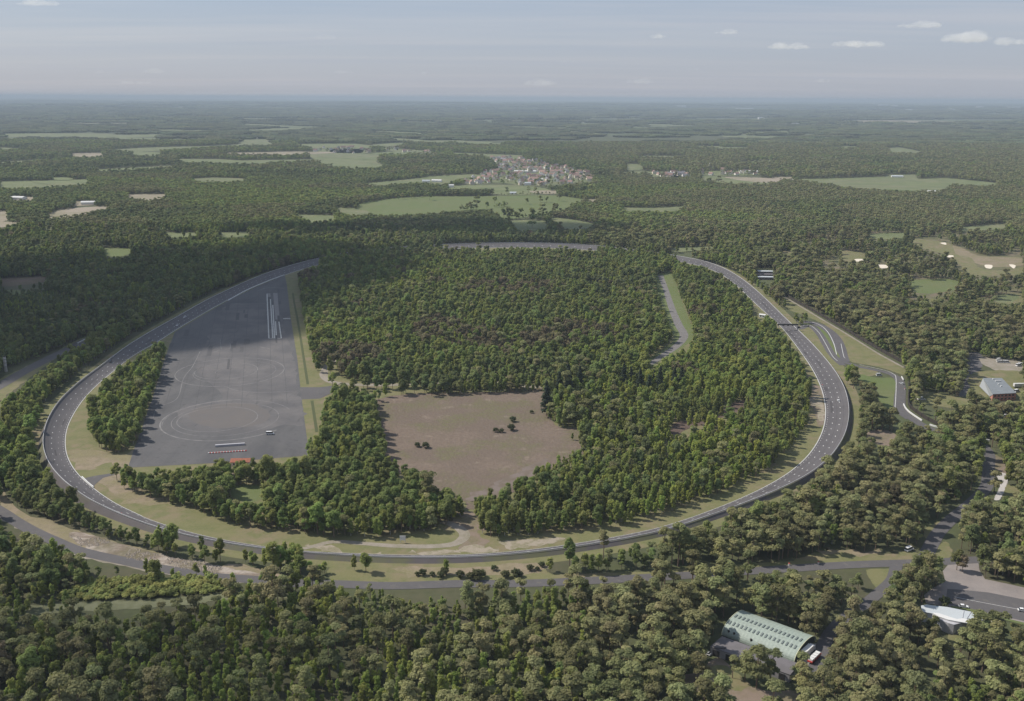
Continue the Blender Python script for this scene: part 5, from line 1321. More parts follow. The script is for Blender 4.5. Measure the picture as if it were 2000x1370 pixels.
for p in pts[::2]: mb.box(p[0] - .08, p[0] + .08, p[1] - .14, p[1] - .02, .1, PZ - .18)
mb.build("window_frames", [M_white], pvr)
mb = MB(); lw_ = W(T('Pk', (375, 872), (545, 905), (545, 1035), (440, 1010)), 0.0); lw2_ = W(T('Pk', (375, 872), (545, 905)), PZ - .2) - cp
sa, sb = lw2_[0], lw2_[1]
mb.prism([tuple(sa), tuple(sb), tuple(sb + [0, 1.5]), tuple(sa + [0, 1.5])], 0, PZ - .16); mb.build("side_wall", [mat("blue_grey_wall", (.36, .38, .42))], pvr)
te = W(T('Pk', (700, 1125), (960, 1160), (965, 1200), (790, 1180), (730, 1150)), .3)
mb = MB(); mb.prism([tuple(p - cp) for p in te], 0, .35); mb.build("terrace", [M_concrete], pvr)

# ------------------------------------------------------------------ grey-roofed office on the right
OZ = 6.0
ro = W(T('S', (1310, 528), (1530, 528), (1700, 702), (1425, 716)), OZ); co = ctr(ro); ofr = empty('flat_roofed_office', (co[0], co[1], 0)); tag(ofr, "office block with a blue-grey flat roof and salmon front wall", "office building")
mb = MB(); mb.prism([tuple((p - co) * .985) for p in ro], 0, OZ - .35); mb.build("walls", [M_redtrim], ofr)
mb = MB(); mb.prism([tuple(p - co) for p in ro], OZ - .35, OZ); mb.build("roof", [M_greyroof], ofr)
le = [(*(ro[0] - co), OZ - .36), (*(ro[3] - co), OZ - .36), (*(G(*T1('S', (1385, 742)), 1.0) - co), 1.2), (*(G(*T1('S', (1268, 625)), 1.0) - co), 1.2)]
lb = [(x, y, z - .3) for x, y, z in le]
mesh_obj("sloping_side_roof", le + lb, [(0, 3, 2, 1), (4, 5, 6, 7), (0, 1, 5, 4), (1, 2, 6, 5), (2, 3, 7, 6), (3, 0, 4, 7)], mat("pale_side_roof", (.25, .265, .275)), ofr)
for x, y, a, b in ((1485, 568, 4.5, .8), (1430, 545, 1.4, .8), (1520, 630, 1.2, 1), (1490, 605, 1, .8)):
    p = G(*T1('S', (x, y)), OZ) - co; mb = MB(); mb.box(p[0] - a / 2, p[0] + a / 2, p[1] - b / 2, p[1] + b / 2, OZ + .003, OZ + .9); mb.build("rooftop_unit", [M_white], ofr)
d0 = (ro[3] - co) * .985; d1 = (ro[2] - co) * .985; dd = d1 - d0; on = np.array([dd[1], -dd[0]]) / np.linalg.norm(dd); on = on if on[1] < 0 else -on
for k in range(6):
    a, b = d0 + dd * (.06 + .155 * k), d0 + dd * (.15 + .155 * k)
    for z0 in (1.0, 3.6):
        v = [(*a, z0), (*b, z0), (*b, z0 + 1.3), (*a, z0 + 1.3)]; w = [(x + on[0] * .06, y + on[1] * .06, z) for x, y, z in v]
        mesh_obj("window", v + w, [(4, 5, 6, 7), (0, 1, 5, 4), (1, 2, 6, 5), (2, 3, 7, 6), (3, 0, 4, 7), (3, 2, 1, 0)], M_glass, ofr)

# ------------------------------------------------------------------ generic gabled building
def gable(w, d, h, rh, mw, mr, over=.4, windows=0, wallname="walls"):
    mbw = MB(); x, y = w / 2, d / 2
    mbw.add([(-x, -y, 0), (x, -y, 0), (x, y, 0), (-x, y, 0), (-x, -y, h), (x, -y, h), (x, y, h), (-x, y, h), (-x, 0, h + rh), (x, 0, h + rh)],
            [(0, 1, 5, 4), (2, 3, 7, 6), (1, 2, 6, 9, 5), (3, 0, 4, 8, 7)])
    mwm = mbw
    X, Y = x + over, y + over; dz = rh / y * over
    mr_ = MB(); t = .22
    mr_.add([(-X, -Y, h - dz + .05), (X, -Y, h - dz + .05), (X, 0, h + rh + .05), (-X, 0, h + rh + .05), (X, Y, h - dz + .05), (-X, Y, h - dz + .05)] +
            [(-X, -Y, h - dz + .05 + t), (X, -Y, h - dz + .05 + t), (X, 0, h + rh + .05 + t), (-X, 0, h + rh + .05 + t), (X, Y, h - dz + .05 + t), (-X, Y, h - dz + .05 + t)],
            [(6, 7, 8, 9), (9, 8, 10, 11), (3, 2, 1, 0), (5, 4, 2, 3), (0, 1, 7, 6), (4, 5, 11, 10), (1, 2, 8, 7), (2, 4, 10, 8), (3, 0, 6, 9), (5, 3, 9, 11)])
    return mwm, mr_
def place_building(name, label, cat, pos, rz, w, d, h, rh, mw, mr, group=None, win=0, z=0.0, chimney=True):
    r_ = empty(name, (pos[0], pos[1], z), rz); tag(r_, label, cat, group)
    a, b = gable(w, d, h, rh, mw, mr); wo_ = a.build("walls", [mw], r_); rf = b.build("roof", [mr], r_)
    for k in range(win):
        x = -w / 2 + (k + .5) * w / win; mw_ = MB(); mw_.box(x - .5, x + .5, -d / 2 - .05, -d / 2 + .02, 1.0, 2.3); mw_.build("window", [M_glass], r_)
    return r_
# houses: six kinds, then copies
kinds_h = []
hs = [(11, 8, 5.5, 3.6, M_wallcream, M_tileroof), (9, 7.5, 3.2, 3.4, M_wallwhite, M_tileroof), (14, 8, 5.8, 3.8, M_wallcream, M_slate), (10, 8, 3.0, 3.6, M_wallwhite, M_slate), (18, 9, 4.5, 4.0, M_wallcream, M_tileroof), (12, 9, 5.5, 4.2, M_wallwhite, M_tileroof)]
hl = ["cream house with a red-brown roof", "small white house with a red-brown roof", "tall cream house with a grey roof", "small white house with a grey roof", "long cream house with a red-brown roof", "tall white house with a red-brown roof"]
hpos = []
zone_n = ["in the main village beyond the meadows", "in the row right of the village", "in the row right of the village", "in the far right hamlet", "by the round meadow left of the village", "by the round meadow left of the village", "between the round meadow and the village", "in the far left hamlet"]
for zi, (poly, cnt) in enumerate(zip(VILL, (220, 12, 5, 14, 14, 8, 9, 4))):
    Wp = W(poly); lo, hi = Wp.min(0), Wp.max(0); c = 0; tries = 0; loc = []
    while c < cnt and tries < 4000:
        tries += 1
        p = rng.uniform(lo, hi)
        if not inpoly(p[None], Wp)[0]: continue
        if any((p[0] - a[0]) ** 2 + (p[1] - a[1]) ** 2 < 14.5 ** 2 for a in loc): continue
        loc.append(p); hpos.append((p[0], p[1], zi)); c += 1
protoh = [None] * 6
for i, (x, y, zi) in enumerate(hpos):
    red = vnoise(np.array([[x, y]]), 130, 3)[0]
    k = int(rng.choice([0, 1, 2, 3, 4, 5], p=[.28, .2, .1, .1, .12, .2]))
    lab = f"{hl[k]} {zone_n[zi]}"; grp = "village houses beyond the meadows" if zi == 0 else f"houses {zone_n[zi]}"
    rz = rng.choice([0.2, 1.7, -.35, 1.2]) + rng.normal(0, .15)
    if protoh[k] is None:
        protoh[k] = place_building('house', lab, 'house', (x, y), rz, *hs[k][:4], hs[k][4], hs[k][5], grp)
    else:
        r_ = protoh[k].copy(); C.objects.link(r_); r_.location = (x, y, 0); r_.rotation_euler = (0, 0, rz); r_["label"] = lab; r_["group"] = grp
        s = rng.uniform(1.0, 1.5); r_.scale = (s, s, s)
        for ch in list(protoh[k].children):
            c2 = ch.copy(); C.objects.link(c2); c2.parent = r_
# a church with a spire
x, y = G(*T1('T3', (263, 520))); ch = empty('church', (x, y, 0), .3); tag(ch, "church with a thin pale tower among the houses right of the village", "church")
a, b = gable(22, 10, 7, 5, None, None); a.build("nave", [M_wallcream], ch); b.build("roof", [M_slate], ch)
mb = MB(); mb.box(-15, -11, -2, 2, 0, 16); mb.cyl((-13, 0, 16), (-13, 0, 25), 2.4, .1, 8); mb.build("tower", [M_wallwhite], ch)
# farm and industrial buildings
fb = [('T2', 520, 590, 22, 10, 5, "white farm building at the edge of the meadow left of the village"), ('T2', 580, 588, 28, 12, 5, "larger white farm building left of the village"), ('T2', 655, 618, 18, 9, 6, "white farmhouse among the trees below the village"), ('V', 680, 600, 16, 8, 4, "small white barn on the hedge between the two green meadows"),
      ('V', 835, 318, 70, 14, 5, "long low pale-roofed shed in the middle of the village"), ('V', 940, 425, 60, 16, 5, "long white-roofed barn in the front of the village"), ('V', 865, 480, 20, 10, 6, "white house at the front corner of the village"), ('V', 1035, 378, 16, 10, 5, "white shed inside the village green"),
      ('T3', 460, 538, 60, 18, 6, "long white works building at the right end of the village houses"), ('T3', 1290, 562, 34, 12, 4, "white barn on the far edge of the big right meadow"), ('T3', 715, 586, 26, 12, 4, "white barn at the left edge of the big right meadow"), ('T3', 940, 650, 40, 12, 4, "white shed beside the tree line below the right meadow"), ('T3', 690, 655, 30, 10, 4, "pale shed left of the white shed below the right meadow"),
      ('T1', 90, 684, 46, 18, 5, "white-roofed shed beside the sandy field at the far left"), ('T1', 500, 712, 34, 14, 5, "pale shed near the sandy field at the left"), ('V', 1740, 580, 14, 9, 4, "white cottage below the tall trees right of the village"), ('T3', 1500, 648, 40, 8, 4, "low pale shed at the wood's edge below the right meadow"), ('T3', 1640, 650, 60, 8, 4, "long low shed at the wood's edge below the right meadow"),
      ('T1', 1120, 452, 22, 12, 5, "white house beyond the small field in the left woods"), ('T3', 700, 880, 16, 10, 5, "pale house among the pines beyond the ring's right side"), ('T3', 895, 950, 12, 8, 4, "small white house among the pines beyond the ring")]
for i, (c, x, y, w, d, h, lab) in enumerate(fb):
    p = G(*T1(c, (x, y))); place_building('farm_building' if i not in (6, 15, 18, 19, 20) else 'house', lab, "farm building" if i not in (6, 15, 18, 19, 20) else "house", p, (.1, -.2, .25, 0)[i % 4], w, d, h, 2.4, M_wallwhite, M_white if i % 3 else M_sheet)
for i, (c, x, y, w, h) in enumerate([('T3', 88, 180, 190, 42), ('T3', 440, 178, 330, 38), ('T3', 1165, 168, 110, 60), ('T3', 1215, 170, 240, 40), ('T3', 1275, 175, 130, 45), ('T3', 1357, 180, 110, 42), ('T3', 1940, 180, 260, 40), ('T3', 530, 237, 60, 20), ('T3', 590, 243, 160, 16), ('T3', 650, 236, 150, 15), ('T3', 722, 270, 60, 14), ('T2', 975, 230, 380, 16), ('T3', 1600, 181, 90, 32), ('T3', 1750, 176, 140, 36)]):
    p = G(*T1(c, (x, y))); z = hill(p[0], p[1])
    # slide along the sight line so that the foot rests on rising ground
    for _ in range(6): p = G(*T1(c, (x, y)), z); z = hill(p[0], p[1])
    place_building('warehouse', ["pale warehouse low on the horizon", "wide white warehouse on the horizon"][w > 150] + (" at the right" if c == 'T3' else " beyond the village"), "warehouse", p, 0, w, 60, h, h * .15, M_white, M_sheet, "white buildings strewn along the horizon", z=z)
# three long sheds / trailers beyond the ring
for i, (x, y, w, lab) in enumerate([(1290, 365, 20, "rearmost of three white-roofed sheds beyond the ring's right straight"), (1290, 405, 20, "middle one of three white-roofed sheds beyond the ring's right straight"), (1295, 440, 20, "front one of three white-roofed sheds beyond the ring's right straight")]):
    p = G(*T1('R1', (x, y))); place_building('shed', lab, "shed", p, -.05, w, 7, 3.4, .8, M_annex, (M_sheet, M_annex, M_sheet)[i], win=3)
p = G(*T1('R1', (1262, 935))); place_building('control_cabin', "small white control cabin at the inner edge of the ring before the gantry", "cabin", p, -.6, 6.5, 4, 3.0, .7, M_white, M_white, win=2)
p = G(*T1('A', (1345, 880))); place_building('orange_roofed_hut', "hut with an orange roof between the trees below the test platform", "hut", p, .05, 12, 6, 3, 1.4, M_wallcream, M_brick, win=3)
p = G(*T1('C', (1998, 470))); 

# ------------------------------------------------------------------ gantry over the ring
gp = W(T('R', (398, 492), (606, 492)), 0.3); gm = gp.mean(0); gr = empty('gantry', (gm[0], gm[1], 0)); tag(gr, "dark signal gantry spanning the ring road before the ramp", "gantry")
for p in gp:
    q = p - gm; mb = MB()
    mb.cyl((q[0], q[1] - .8, 0), (q[0], q[1] - .5, 6.2), .22, n=6); mb.cyl((q[0], q[1] + .8, 0), (q[0], q[1] + .5, 6.2), .22, n=6)
    for z in (1.2, 2.4, 3.6, 4.8): mb.cyl((q[0], q[1] - .75, z), (q[0], q[1] + .75, z + .9), .1, n=5)
    mb.build("support", [M_rail], gr)
mb = MB(); a, b = gp[0] - gm, gp[1] - gm
mb.prism([(a[0] - 1, a[1] - .7), (b[0] + 1, b[1] - .7), (b[0] + 1, b[1] + .7), (a[0] - 1, a[1] + .7)], 6.2, 7.4); mb.build("beam", [M_dark], gr)
for k in range(3):
    q = a + (b - a) * (.25 + .25 * k); mb = MB(); mb.box(q[0] - .9, q[0] + .9, q[1] - .95, q[1] - .72, 5.6, 6.9); mb.build("signal_panel", [M_dark], gr)

# ------------------------------------------------------------------ fences, barriers, boards
def wall_along(name, pts, h, th, m, label, cat, z0=0.0, posts=None):
    P = np.asarray(pts); c0 = P[0]
    r_ = empty(name, (c0[0], c0[1], 0)); tag(r_, label, cat)
    d = np.gradient(P, axis=0); d /= np.linalg.norm(d, axis=1)[:, None] + 1e-9; nn = np.stack([-d[:, 1], d[:, 0]], 1) * th / 2
    a, b = P - c0 + nn, P - c0 - nn; k = len(P)
    v = [(*p, z0) for p in a] + [(*p, z0) for p in b] + [(*p, z0 + h) for p in b] + [(*p, z0 + h) for p in a]
    f = [(j * k + i, j * k + i + 1, ((j + 1) % 4) * k + i + 1, ((j + 1) % 4) * k + i) for i in range(k - 1) for j in range(4)] + [(0, k, 2 * k, 3 * k), (k - 1, 4 * k - 1, 3 * k - 1, 2 * k - 1)]
    mesh_obj("panel_run", v, f, m, r_)
    if posts:
        acc = 99; n_ = 0
        for i in range(k - 1):
            acc += np.linalg.norm(P[i + 1] - P[i])
            if acc >= posts and n_ < 90:
                acc = 0; n_ += 1; q = P[i] - c0; mb = MB(); mb.box(q[0] - th, q[0] + th, q[1] - th, q[1] + th, 0, h + .2); mb.build("post", [M_dark], r_)
    return r_
M_fence = mat("dark_fence_boards", (.045, .038, .032), rough=.9)
wall_along('noise_fence', smooth(bfl, 8, False), 3.2, .35, M_fence, "long straight dark board fence bounding the lawn by the ramp", "fence", posts=9)
wall_along('noise_fence', smooth(W(T('S', (447, 600), (445, 700), (440, 800), (455, 870), (530, 935), (640, 1010), (780, 1082))), 8, False), 3.0, .35, M_fence, "dark board fence curving round the outside of the access road bend", "fence", posts=9)
wall_along('white_barrier', smooth(W(T('G5', (728, 540), (900, 445), (1080, 365), (1275, 292))), 8, False), 1.1, .8, M_white, "long white barrier between ring and upper end of the test platform", "barrier")
wall_along('white_barrier', W(T('L2', (735, 755), (805, 825), (885, 890))), 1.0, .6, M_white, "short white barrier at the small access road inside the near left bend", "barrier")
wall_along('white_barrier', W(T('G5', (1268, 720), (1335, 720))), 1.1, .8, M_white, "short white barrier on the platform's right edge", "barrier")
wall_along('white_barrier', W(T('N', (1520, 725), (1660, 655))), 1.4, 1.0, M_white, "white barrier on the outer road beyond the left bend", "barrier")
wall_along('pale_barrier', W(T('A', (1200, 780), (1365, 769))), 1.5, 1.6, mat("grey_barrier", (.36, .36, .39)), "pale grey concrete barrier across the lower edge of the test platform", "barrier")
for i, (pl, lb) in enumerate(((T('S', (385, 840), (405, 880), (440, 920), (500, 965), (560, 1005), (600, 1030)), "curved white barrier on the access road bend"), (T('S', (690, 1078), (740, 1095), (790, 1108)), "white barrier piece after the bend, first beyond the curved one"), (T('S', (925, 1158), (1050, 1195)), "white barrier piece between the trees on the access road"), (T('S', (1215, 1240), (1385, 1262)), "white barrier piece furthest along the access road"), (T('S', (362, 520), (385, 560)), "short white barrier at the top of the access road bend"))):
    wall_along('white_barrier', smooth(W(pl), 6, False), 1.1, .7, M_white, lb, "barrier")
rw = W(T('A', (1160, 818), (1375, 804))); rwr = empty('striped_barrier', (rw[0][0], rw[0][1], 0)); tag(rwr, "red and white striped kerb barrier behind the pale barrier on the platform", "barrier")
dv = (rw[1] - rw[0]); n = 26
for k in range(n):
    q = dv * k / n; e_ = dv / n * .94; mb = MB(); mb.prism([(q[0], q[1] - .4), (q[0] + e_[0], q[1] + e_[1] - .4), (q[0] + e_[0], q[1] + e_[1] + .4), (q[0], q[1] + .4)], .13, .75)
    mb.build("barrier_block", [M_red if k % 2 else M_white], rwr)
bs = G(*T1('E', (390, 488))); br_ = empty('white_board', (bs[0], bs[1], 0)); tag(br_, "white board on two legs beside the sandy track loop near the ring", "board")
mb = MB(); mb.box(-1.6, 1.6, -.1, .1, 1.6, 4.2); mb.build("panel", [M_white], br_)
for s in (-1.3, 1.3): mb = MB(); mb.cyl((s, .2, 0), (s, 0, 1.7), .14, n=6); mb.build("leg", [M_white], br_)
for i, (c, x, y, lb) in enumerate((('F', 688, 614, "small white post by the service road, left of its twin"), ('F', 851, 606, "small white post by the service road, nearer the junction"), ('C', 873, 556, "small white marker post at the inner edge of the ring after the gantry"), ('C', 1333, 576, "pale marker post beside the access road bend"), ('L2', 1250, 1245, "white marker box at the outer line of the ring's near left end"), ('B', 110 + 0, 250, "pale marker post by the path at the platform's right"))):
    p = G(*T1(c, (x, y))); r_ = empty('marker_post', (p[0], p[1], 0)); tag(r_, lb, "post"); mb = MB(); mb.cyl((0, 0, 0), (0, 0, 1.3), .45, .4, 8); mb.build("stem", [M_white], r_); mb = MB(); mb.cyl((0, 0, 1.3), (0, 0, 1.5), .5, .2, 8); mb.build("cap", [M_red], r_)
# pale banded mast
p = G(*T1('N', (120, 1260))); r_ = empty('banded_mast', (p[0], p[1], 0)); tag(r_, "pale banded mast at the left edge beside the outer road", "mast")
for k, (z0, z1) in enumerate(((0, 4), (4.6, 7.5), (8.1, 10.5), (11.1, 13))):
    mb = MB(); mb.cyl((0, 0, z0), (0, 0, z1), 1.3, 1.2, 10); mb.build("pale_band", [M_concrete], r_)
mb = MB(); mb.cyl((0, 0, 0), (0, 0, 14), .7, .6, 8); mb.build("core", [M_dark], r_)

# tracks and bare patches of the near verge
ribbon("sandy_track", W(T('E', (-260, 540), (-120, 510), (0, 482), (150, 490), (350, 505), (550, 507), (680, 492), (735, 450), (710, 410), (650, 380), (600, 370))), [2, 3.5, 4, 4, 4.5, 5, 6, 6, 5, 4], .11, M_gravel)
sheet("bare_verge", W(T('E', (640, 370), (740, 365), (840, 460), (870, 480), (800, 540), (700, 520), (740, 470), (720, 400))), .085, M_dirt, rough=1)
M_sandp = mat("sandy_turf", (.26, .225, .175), noises=[(5, .45, .58, (.15, .14, .075), .9, 6), (1, .3, .7, (.30, .26, .21), .5, 3)])
for pl in (T('E', (700, 530), (800, 500), (900, 520), (920, 540), (820, 548)), T('E', (940, 480), (1150, 470), (1280, 460), (1270, 480), (1100, 505), (1000, 525), (960, 510)), T('E', (420, 535), (500, 540), (660, 525), (690, 540), (520, 556)), T('D', (1700, 500), (1850, 510), (1930, 545), (1800, 535)), T('E', (150, 545), (260, 540), (250, 558), (160, 556)), T('E', (1180, 468), (1270, 462), (1270, 472)), T('C', (800, 640), (850, 600), (880, 660), (880, 740), (850, 745), (840, 680))):
    sheet("sandy_patch", W(pl), .1 + .005 * random.random(), M_sandp, rough=2.2)
sheet("bare_verge", W(T('E', (700, 320), (830, 330), (850, 420), (760, 380))), .09, M_dirt, rough=1)
mb = MB(); 
# ------------------------------------------------------------------ vehicles
def car_parts(L=4.4, Wd=1.8, paint=None, van=False, name='parked_car', label="", pos=(0, 0), rz=0, z=.16, group=None, cat="car"):
    r_ = empty(name, (pos[0], pos[1], z), rz); tag(r_, label, cat, group)
    x = L / 2; y = Wd / 2; hb = .82 if not van else 1.05; hr = 1.42 if not van else 2.25
    sec = lambda pts, yy: [(px_, yy, pz) for px_, pz in pts]
    low = [(-x, .28), (x, .28), (x + .02, .55), (x - .25, hb - .1), (x * .45, hb), (-x * .92, hb + .05), (-x, .6)]
    n = len(low); mb = MB(); mb.add(sec(low, -y) + sec(low, y), [tuple(range(n)), tuple(range(2 * n - 1, n - 1, -1))] + [(i, n + i, n + (i + 1) % n, (i + 1) % n) for i in range(n)])
    mb.build("body", [paint], r_)
    gl = [(x * (.50 if not van else .72), hb - .02), (x * (.12 if not van else .50), hr - .08), (-x * .62 if not van else -x * .94, hr - .08), (-x * .90 if not van else -x * .97, hb)]
    yi = y * .84; mb = MB(); mb.add(sec(gl, -yi) + sec(gl, yi), [(0, 1, 2, 3), (7, 6, 5, 4)] + [(i, 4 + i, 4 + (i + 1) % 4, (i + 1) % 4) for i in range(4)]); mb.build("windows", [M_glass], r_)
    rp_ = [(x * (.12 if not van else .52), hr - .08), (x * (.02 if not van else .44), hr), (-x * .55 if not van else -x * .92, hr), (-x * .63 if not van else -x * .96, hr - .08)]
    mb = MB(); mb.add(sec(rp_, -yi * .98) + sec(rp_, yi * .98), [(0, 1, 2, 3), (7, 6, 5, 4)] + [(i, 4 + i, 4 + (i + 1) % 4, (i + 1) % 4) for i in range(4)]); mb.build("roof", [paint], r_)
    for sx_ in (-.62, .62):
        for sy in (-1, 1):
            mb = MB(); mb.cyl((x * sx_, sy * (y - .18), .32), (x * sx_, sy * (y + .02), .32), .32, n=12); w_ = mb.build("wheel", [M_tyre], r_)
    for sy in (-1, 1):
        mb = MB(); mb.box(x - .06, x + .03, sy * y * .72 - .16, sy * y * .72 + .16, .58, .72); mb.build("headlight", [M_white], r_)
    return r_
def truck(label, pos, rz, L=9.0, m=M_white, cabm=M_car_white, cat="lorry", z=.16):
    r_ = empty('lorry', (pos[0], pos[1], z), rz); tag(r_, label, cat)
    mb = MB(); mb.box(-L / 2, L / 2 - 2.4, -1.22, 1.22, 1.0, 3.6); mb.build("cargo_box", [m], r_)
    mb = MB(); mb.add([(L / 2 - 2.2, -1.15, .5), (L / 2, -1.15, .5), (L / 2, -1.15, 1.7), (L / 2 - .5, -1.15, 2.9), (L / 2 - 2.2, -1.15, 2.9), (L / 2 - 2.2, 1.15, .5), (L / 2, 1.15, .5), (L / 2, 1.15, 1.7), (L / 2 - .5, 1.15, 2.9), (L / 2 - 2.2, 1.15, 2.9)],
                      [(0, 1, 2, 3, 4), (9, 8, 7, 6, 5), (0, 5, 6, 1), (1, 6, 7, 2), (2, 7, 8, 3), (3, 8, 9, 4), (4, 9, 5, 0)]); mb.build("cab", [cabm], r_)
    mb = MB(); mb.add([(L / 2 + .02, -1, 1.72), (L / 2 + .02, 1, 1.72), (L / 2 - .42, 1, 2.75), (L / 2 - .42, -1, 2.75)], [(0, 1, 2, 3)]); mb.build("windscreen", [M_glass], r_)
    mb = MB(); mb.box(-L / 2, L / 2 - .4, -.5, .5, .55, .98); mb.build("chassis", [M_dark], r_)
    for sx_ in (-L / 2 + 1.2, -L / 2 + 2.5, L / 2 - 1.2):
        for sy in (-1, 1): mb = MB(); mb.cyl((sx_, sy * .9, .5), (sx_, sy * 1.2, .5), .5, n=12); mb.build("wheel", [M_tyre], r_)
    return r_
def ringdir(p):
    i = int(np.argmin(((RI - p) ** 2).sum(1))); d = RI[(i + 1) % nr] - RI[i - 1]; return math.atan2(d[1], d[0])
def on_ring(c, xy, t):
    p = G(*T1(c, xy)); i = int(np.argmin((((RI + RO) / 2 - p) ** 2).sum(1))); q = ring_pt(i, t, .02); d = RI[(i + 1) % nr] - RI[i - 1]; return (q[0], q[1]), q[2], math.atan2(d[1], d[0])
for c, xy, t, m, lb in (('G5', (285, 718), .62, M_car_white, "white car on the ring beside the platform, the one further ahead"), ('G5', (252, 770), .3, M_car_white, "white car on the ring beside the platform, the one nearer the inner line"), ('L1', (1108, 475), .85, M_car_dark, "dark car on the ring at the start of the left bend"), ('C', (973, 650), .62, M_car_white, "white car in the ring's right bend")):
    p, z, a = on_ring(c, xy, t); car_parts(paint=m, name='car', label=lb, pos=p, rz=a, z=z)
car_parts(paint=M_car_white, name='car', label="white car on the lower right of the test platform", pos=G(*T1('P', (848, 1196))), rz=.05, z=.2, L=5.5, Wd=2.1, van=True)
car_parts(paint=M_car_white, name='parked_car', label="white car parked on the car park behind the pavilion", pos=G(*T1('Pk', (1003, 815))), rz=-.22)
car_parts(paint=M_car_white, name='parked_car', label="white car at the right edge of the car park", pos=G(*T1('Pk', (1885, 872))), rz=-.22)
car_parts(paint=M_car_white, name='van', label="white van on the grass by the road junction", pos=G(*T1('F', (1357, 530))), rz=.6, van=True, L=5.6, Wd=2.1, cat="van")
car_parts(paint=M_car_white, name='parked_car', label="white car parked on the bright lawn inside the access road", pos=G(*T1('R', (1522, 996))), rz=.1, L=5, van=True)
car_parts(paint=M_car_silver, name='car', label="silver car driving round the access road bend", pos=G(*T1('R', (1775, 1090))), rz=1.9, z=.2, L=5)
car_parts(paint=M_car_white, name='parked_car', label="white car left of the hangar annex, under the trees", pos=G(*T1('Hg', (178, 800))), rz=2.5)
truck("white lorry with a red load box beside the hangar's dark end", G(*T1('Hg', (1420, 800))), .85, 9.5, m=M_white, cabm=M_car_white)
truck("white lorry right of the flat-roofed office", G(*T1('S', (1760, 640))), 0.05, 14)
car_parts(paint=M_car_white, name='van', label="white van between office and lorry", pos=G(*T1('S', (1700, 690))), rz=.5, van=True, L=5.6, Wd=2.1, cat="van")
mb = MB(); p = G(*T1('Hg', (1440, 830))); r_ = empty('trailer', (p[0] + 1.2, p[1] - 2.5, .15), .85); tag(r_, "red trailer with white panels parked against the lorry by the hangar end", "trailer")
mb.box(-4.5, 4.5, -1.1, 1.1, .9, 1.5); mb.build("deck", [M_red], r_)
for k in range(4): mb = MB(); mb.box(-4.2 + 2.1 * k, -2.4 + 2.1 * k, -1, 1, 1.52, 2.3); mb.build("panel", [M_white], r_)
for sx_ in (-2.5, -1.2):
    for sy in (-1, 1): mb = MB(); mb.cyl((sx_, sy * .8, .45), (sx_, sy * 1.1, .45), .45, n=10); mb.build("wheel", [M_tyre], r_)
vlist = [('S', 1495, 325), ('S', 1580, 352), ('S', 1725, 390), ('S', 1755, 380), ('S', 1510, 350), ('S', 590, 782), ('S', 1603, 988)]
for i, (c, x, y) in enumerate(vlist):
    car_parts(paint=M_car_white, name='van', label=["white van at the left of the yard behind the office", "white van in the middle of the yard behind the office", "white van at the right of the yard behind the office", "second white van at the right of the yard behind the office", "low white van in front at the left of the yard behind the office", "white van on the grass right of the curved dark fence", "white van half hidden in the wood below the office"][i], pos=G(*T1(c, (x, y))), rz=rng.uniform(-.5, .5), van=True, L=6, Wd=2.3, cat="van")

# ------------------------------------------------------------------ clouds (soft volumes)
def cloud_mat(name, dens, col=(1, 1, 1)):
    m = bpy.data.materials.new(name); m.use_nodes = True; N, L = m.node_tree.nodes, m.node_tree.links; N.clear()
    o = N.new("ShaderNodeOutputMaterial"); v = N.new("ShaderNodeVolumePrincipled"); v.inputs["Density"].default_value = dens; v.inputs["Color"].default_value = (*col, 1); v.inputs["Anisotropy"].default_value = .1
    L.new(v.outputs[0], o.inputs["Volume"]); return m
def cloud(name, label, center, size, n, dens_m, seed, voxel=None, group=None):
    rg = np.random.default_rng(seed); bm = bmesh.new(); sx_, sy_, sz_ = size
    for i in range(n):
        u = rg.uniform(-1, 1); vv = rg.uniform(-1, 1) * math.sqrt(1 - u * u)
        rr = (1 - .55 * (u * u + vv * vv)) * rg.uniform(.6, 1.1)
        r = sz_ * .55 * rr; z = sz_ * .18 * rr
        M = Matrix.Translation((u * sx_ * .5, vv * sy_ * .5, z)) @ Matrix.Diagonal((r * sx_ / sz_ * .34 + r * .5, r * sy_ / sz_ * .34 + r * .5, r, 1))
        bmesh.ops.create_icosphere(bm, subdivisions=2, radius=1.0, matrix=M)
    for v in bm.verts:
        if v.co.z < 0: v.co.z *= .3
    me = bpy.data.meshes.new(name); bm.to_mesh(me); bm.free(); me.materials.append(dens_m)
    o = bpy.data.objects.new(name, me); C.objects.link(o); o.location = center
    rm = o.modifiers.new("merge", 'REMESH'); rm.mode = 'VOXEL'; rm.voxel_size = voxel or sz_ / 13
    dp = o.modifiers.new("billow", 'DISPLACE'); tx = bpy.data.textures.new(name, 'CLOUDS'); tx.noise_scale = sz_ * .5; dp.texture = tx; dp.strength = sz_ * .45; dp.mid_level = .5
    tag(o, label, "cloud", group); return o
CLM = cloud_mat("cumulus_vapour", 0.0018)
CLF = cloud_mat("faint_vapour", 0.00035)
def sky_pt(px, py, D):
    d = CM @ np.array([(px - 1000) / FPX, (685 - py) / FPX, -1.0]); t = D / d[1]; return (d[0] * t, D, H + d[2] * t)
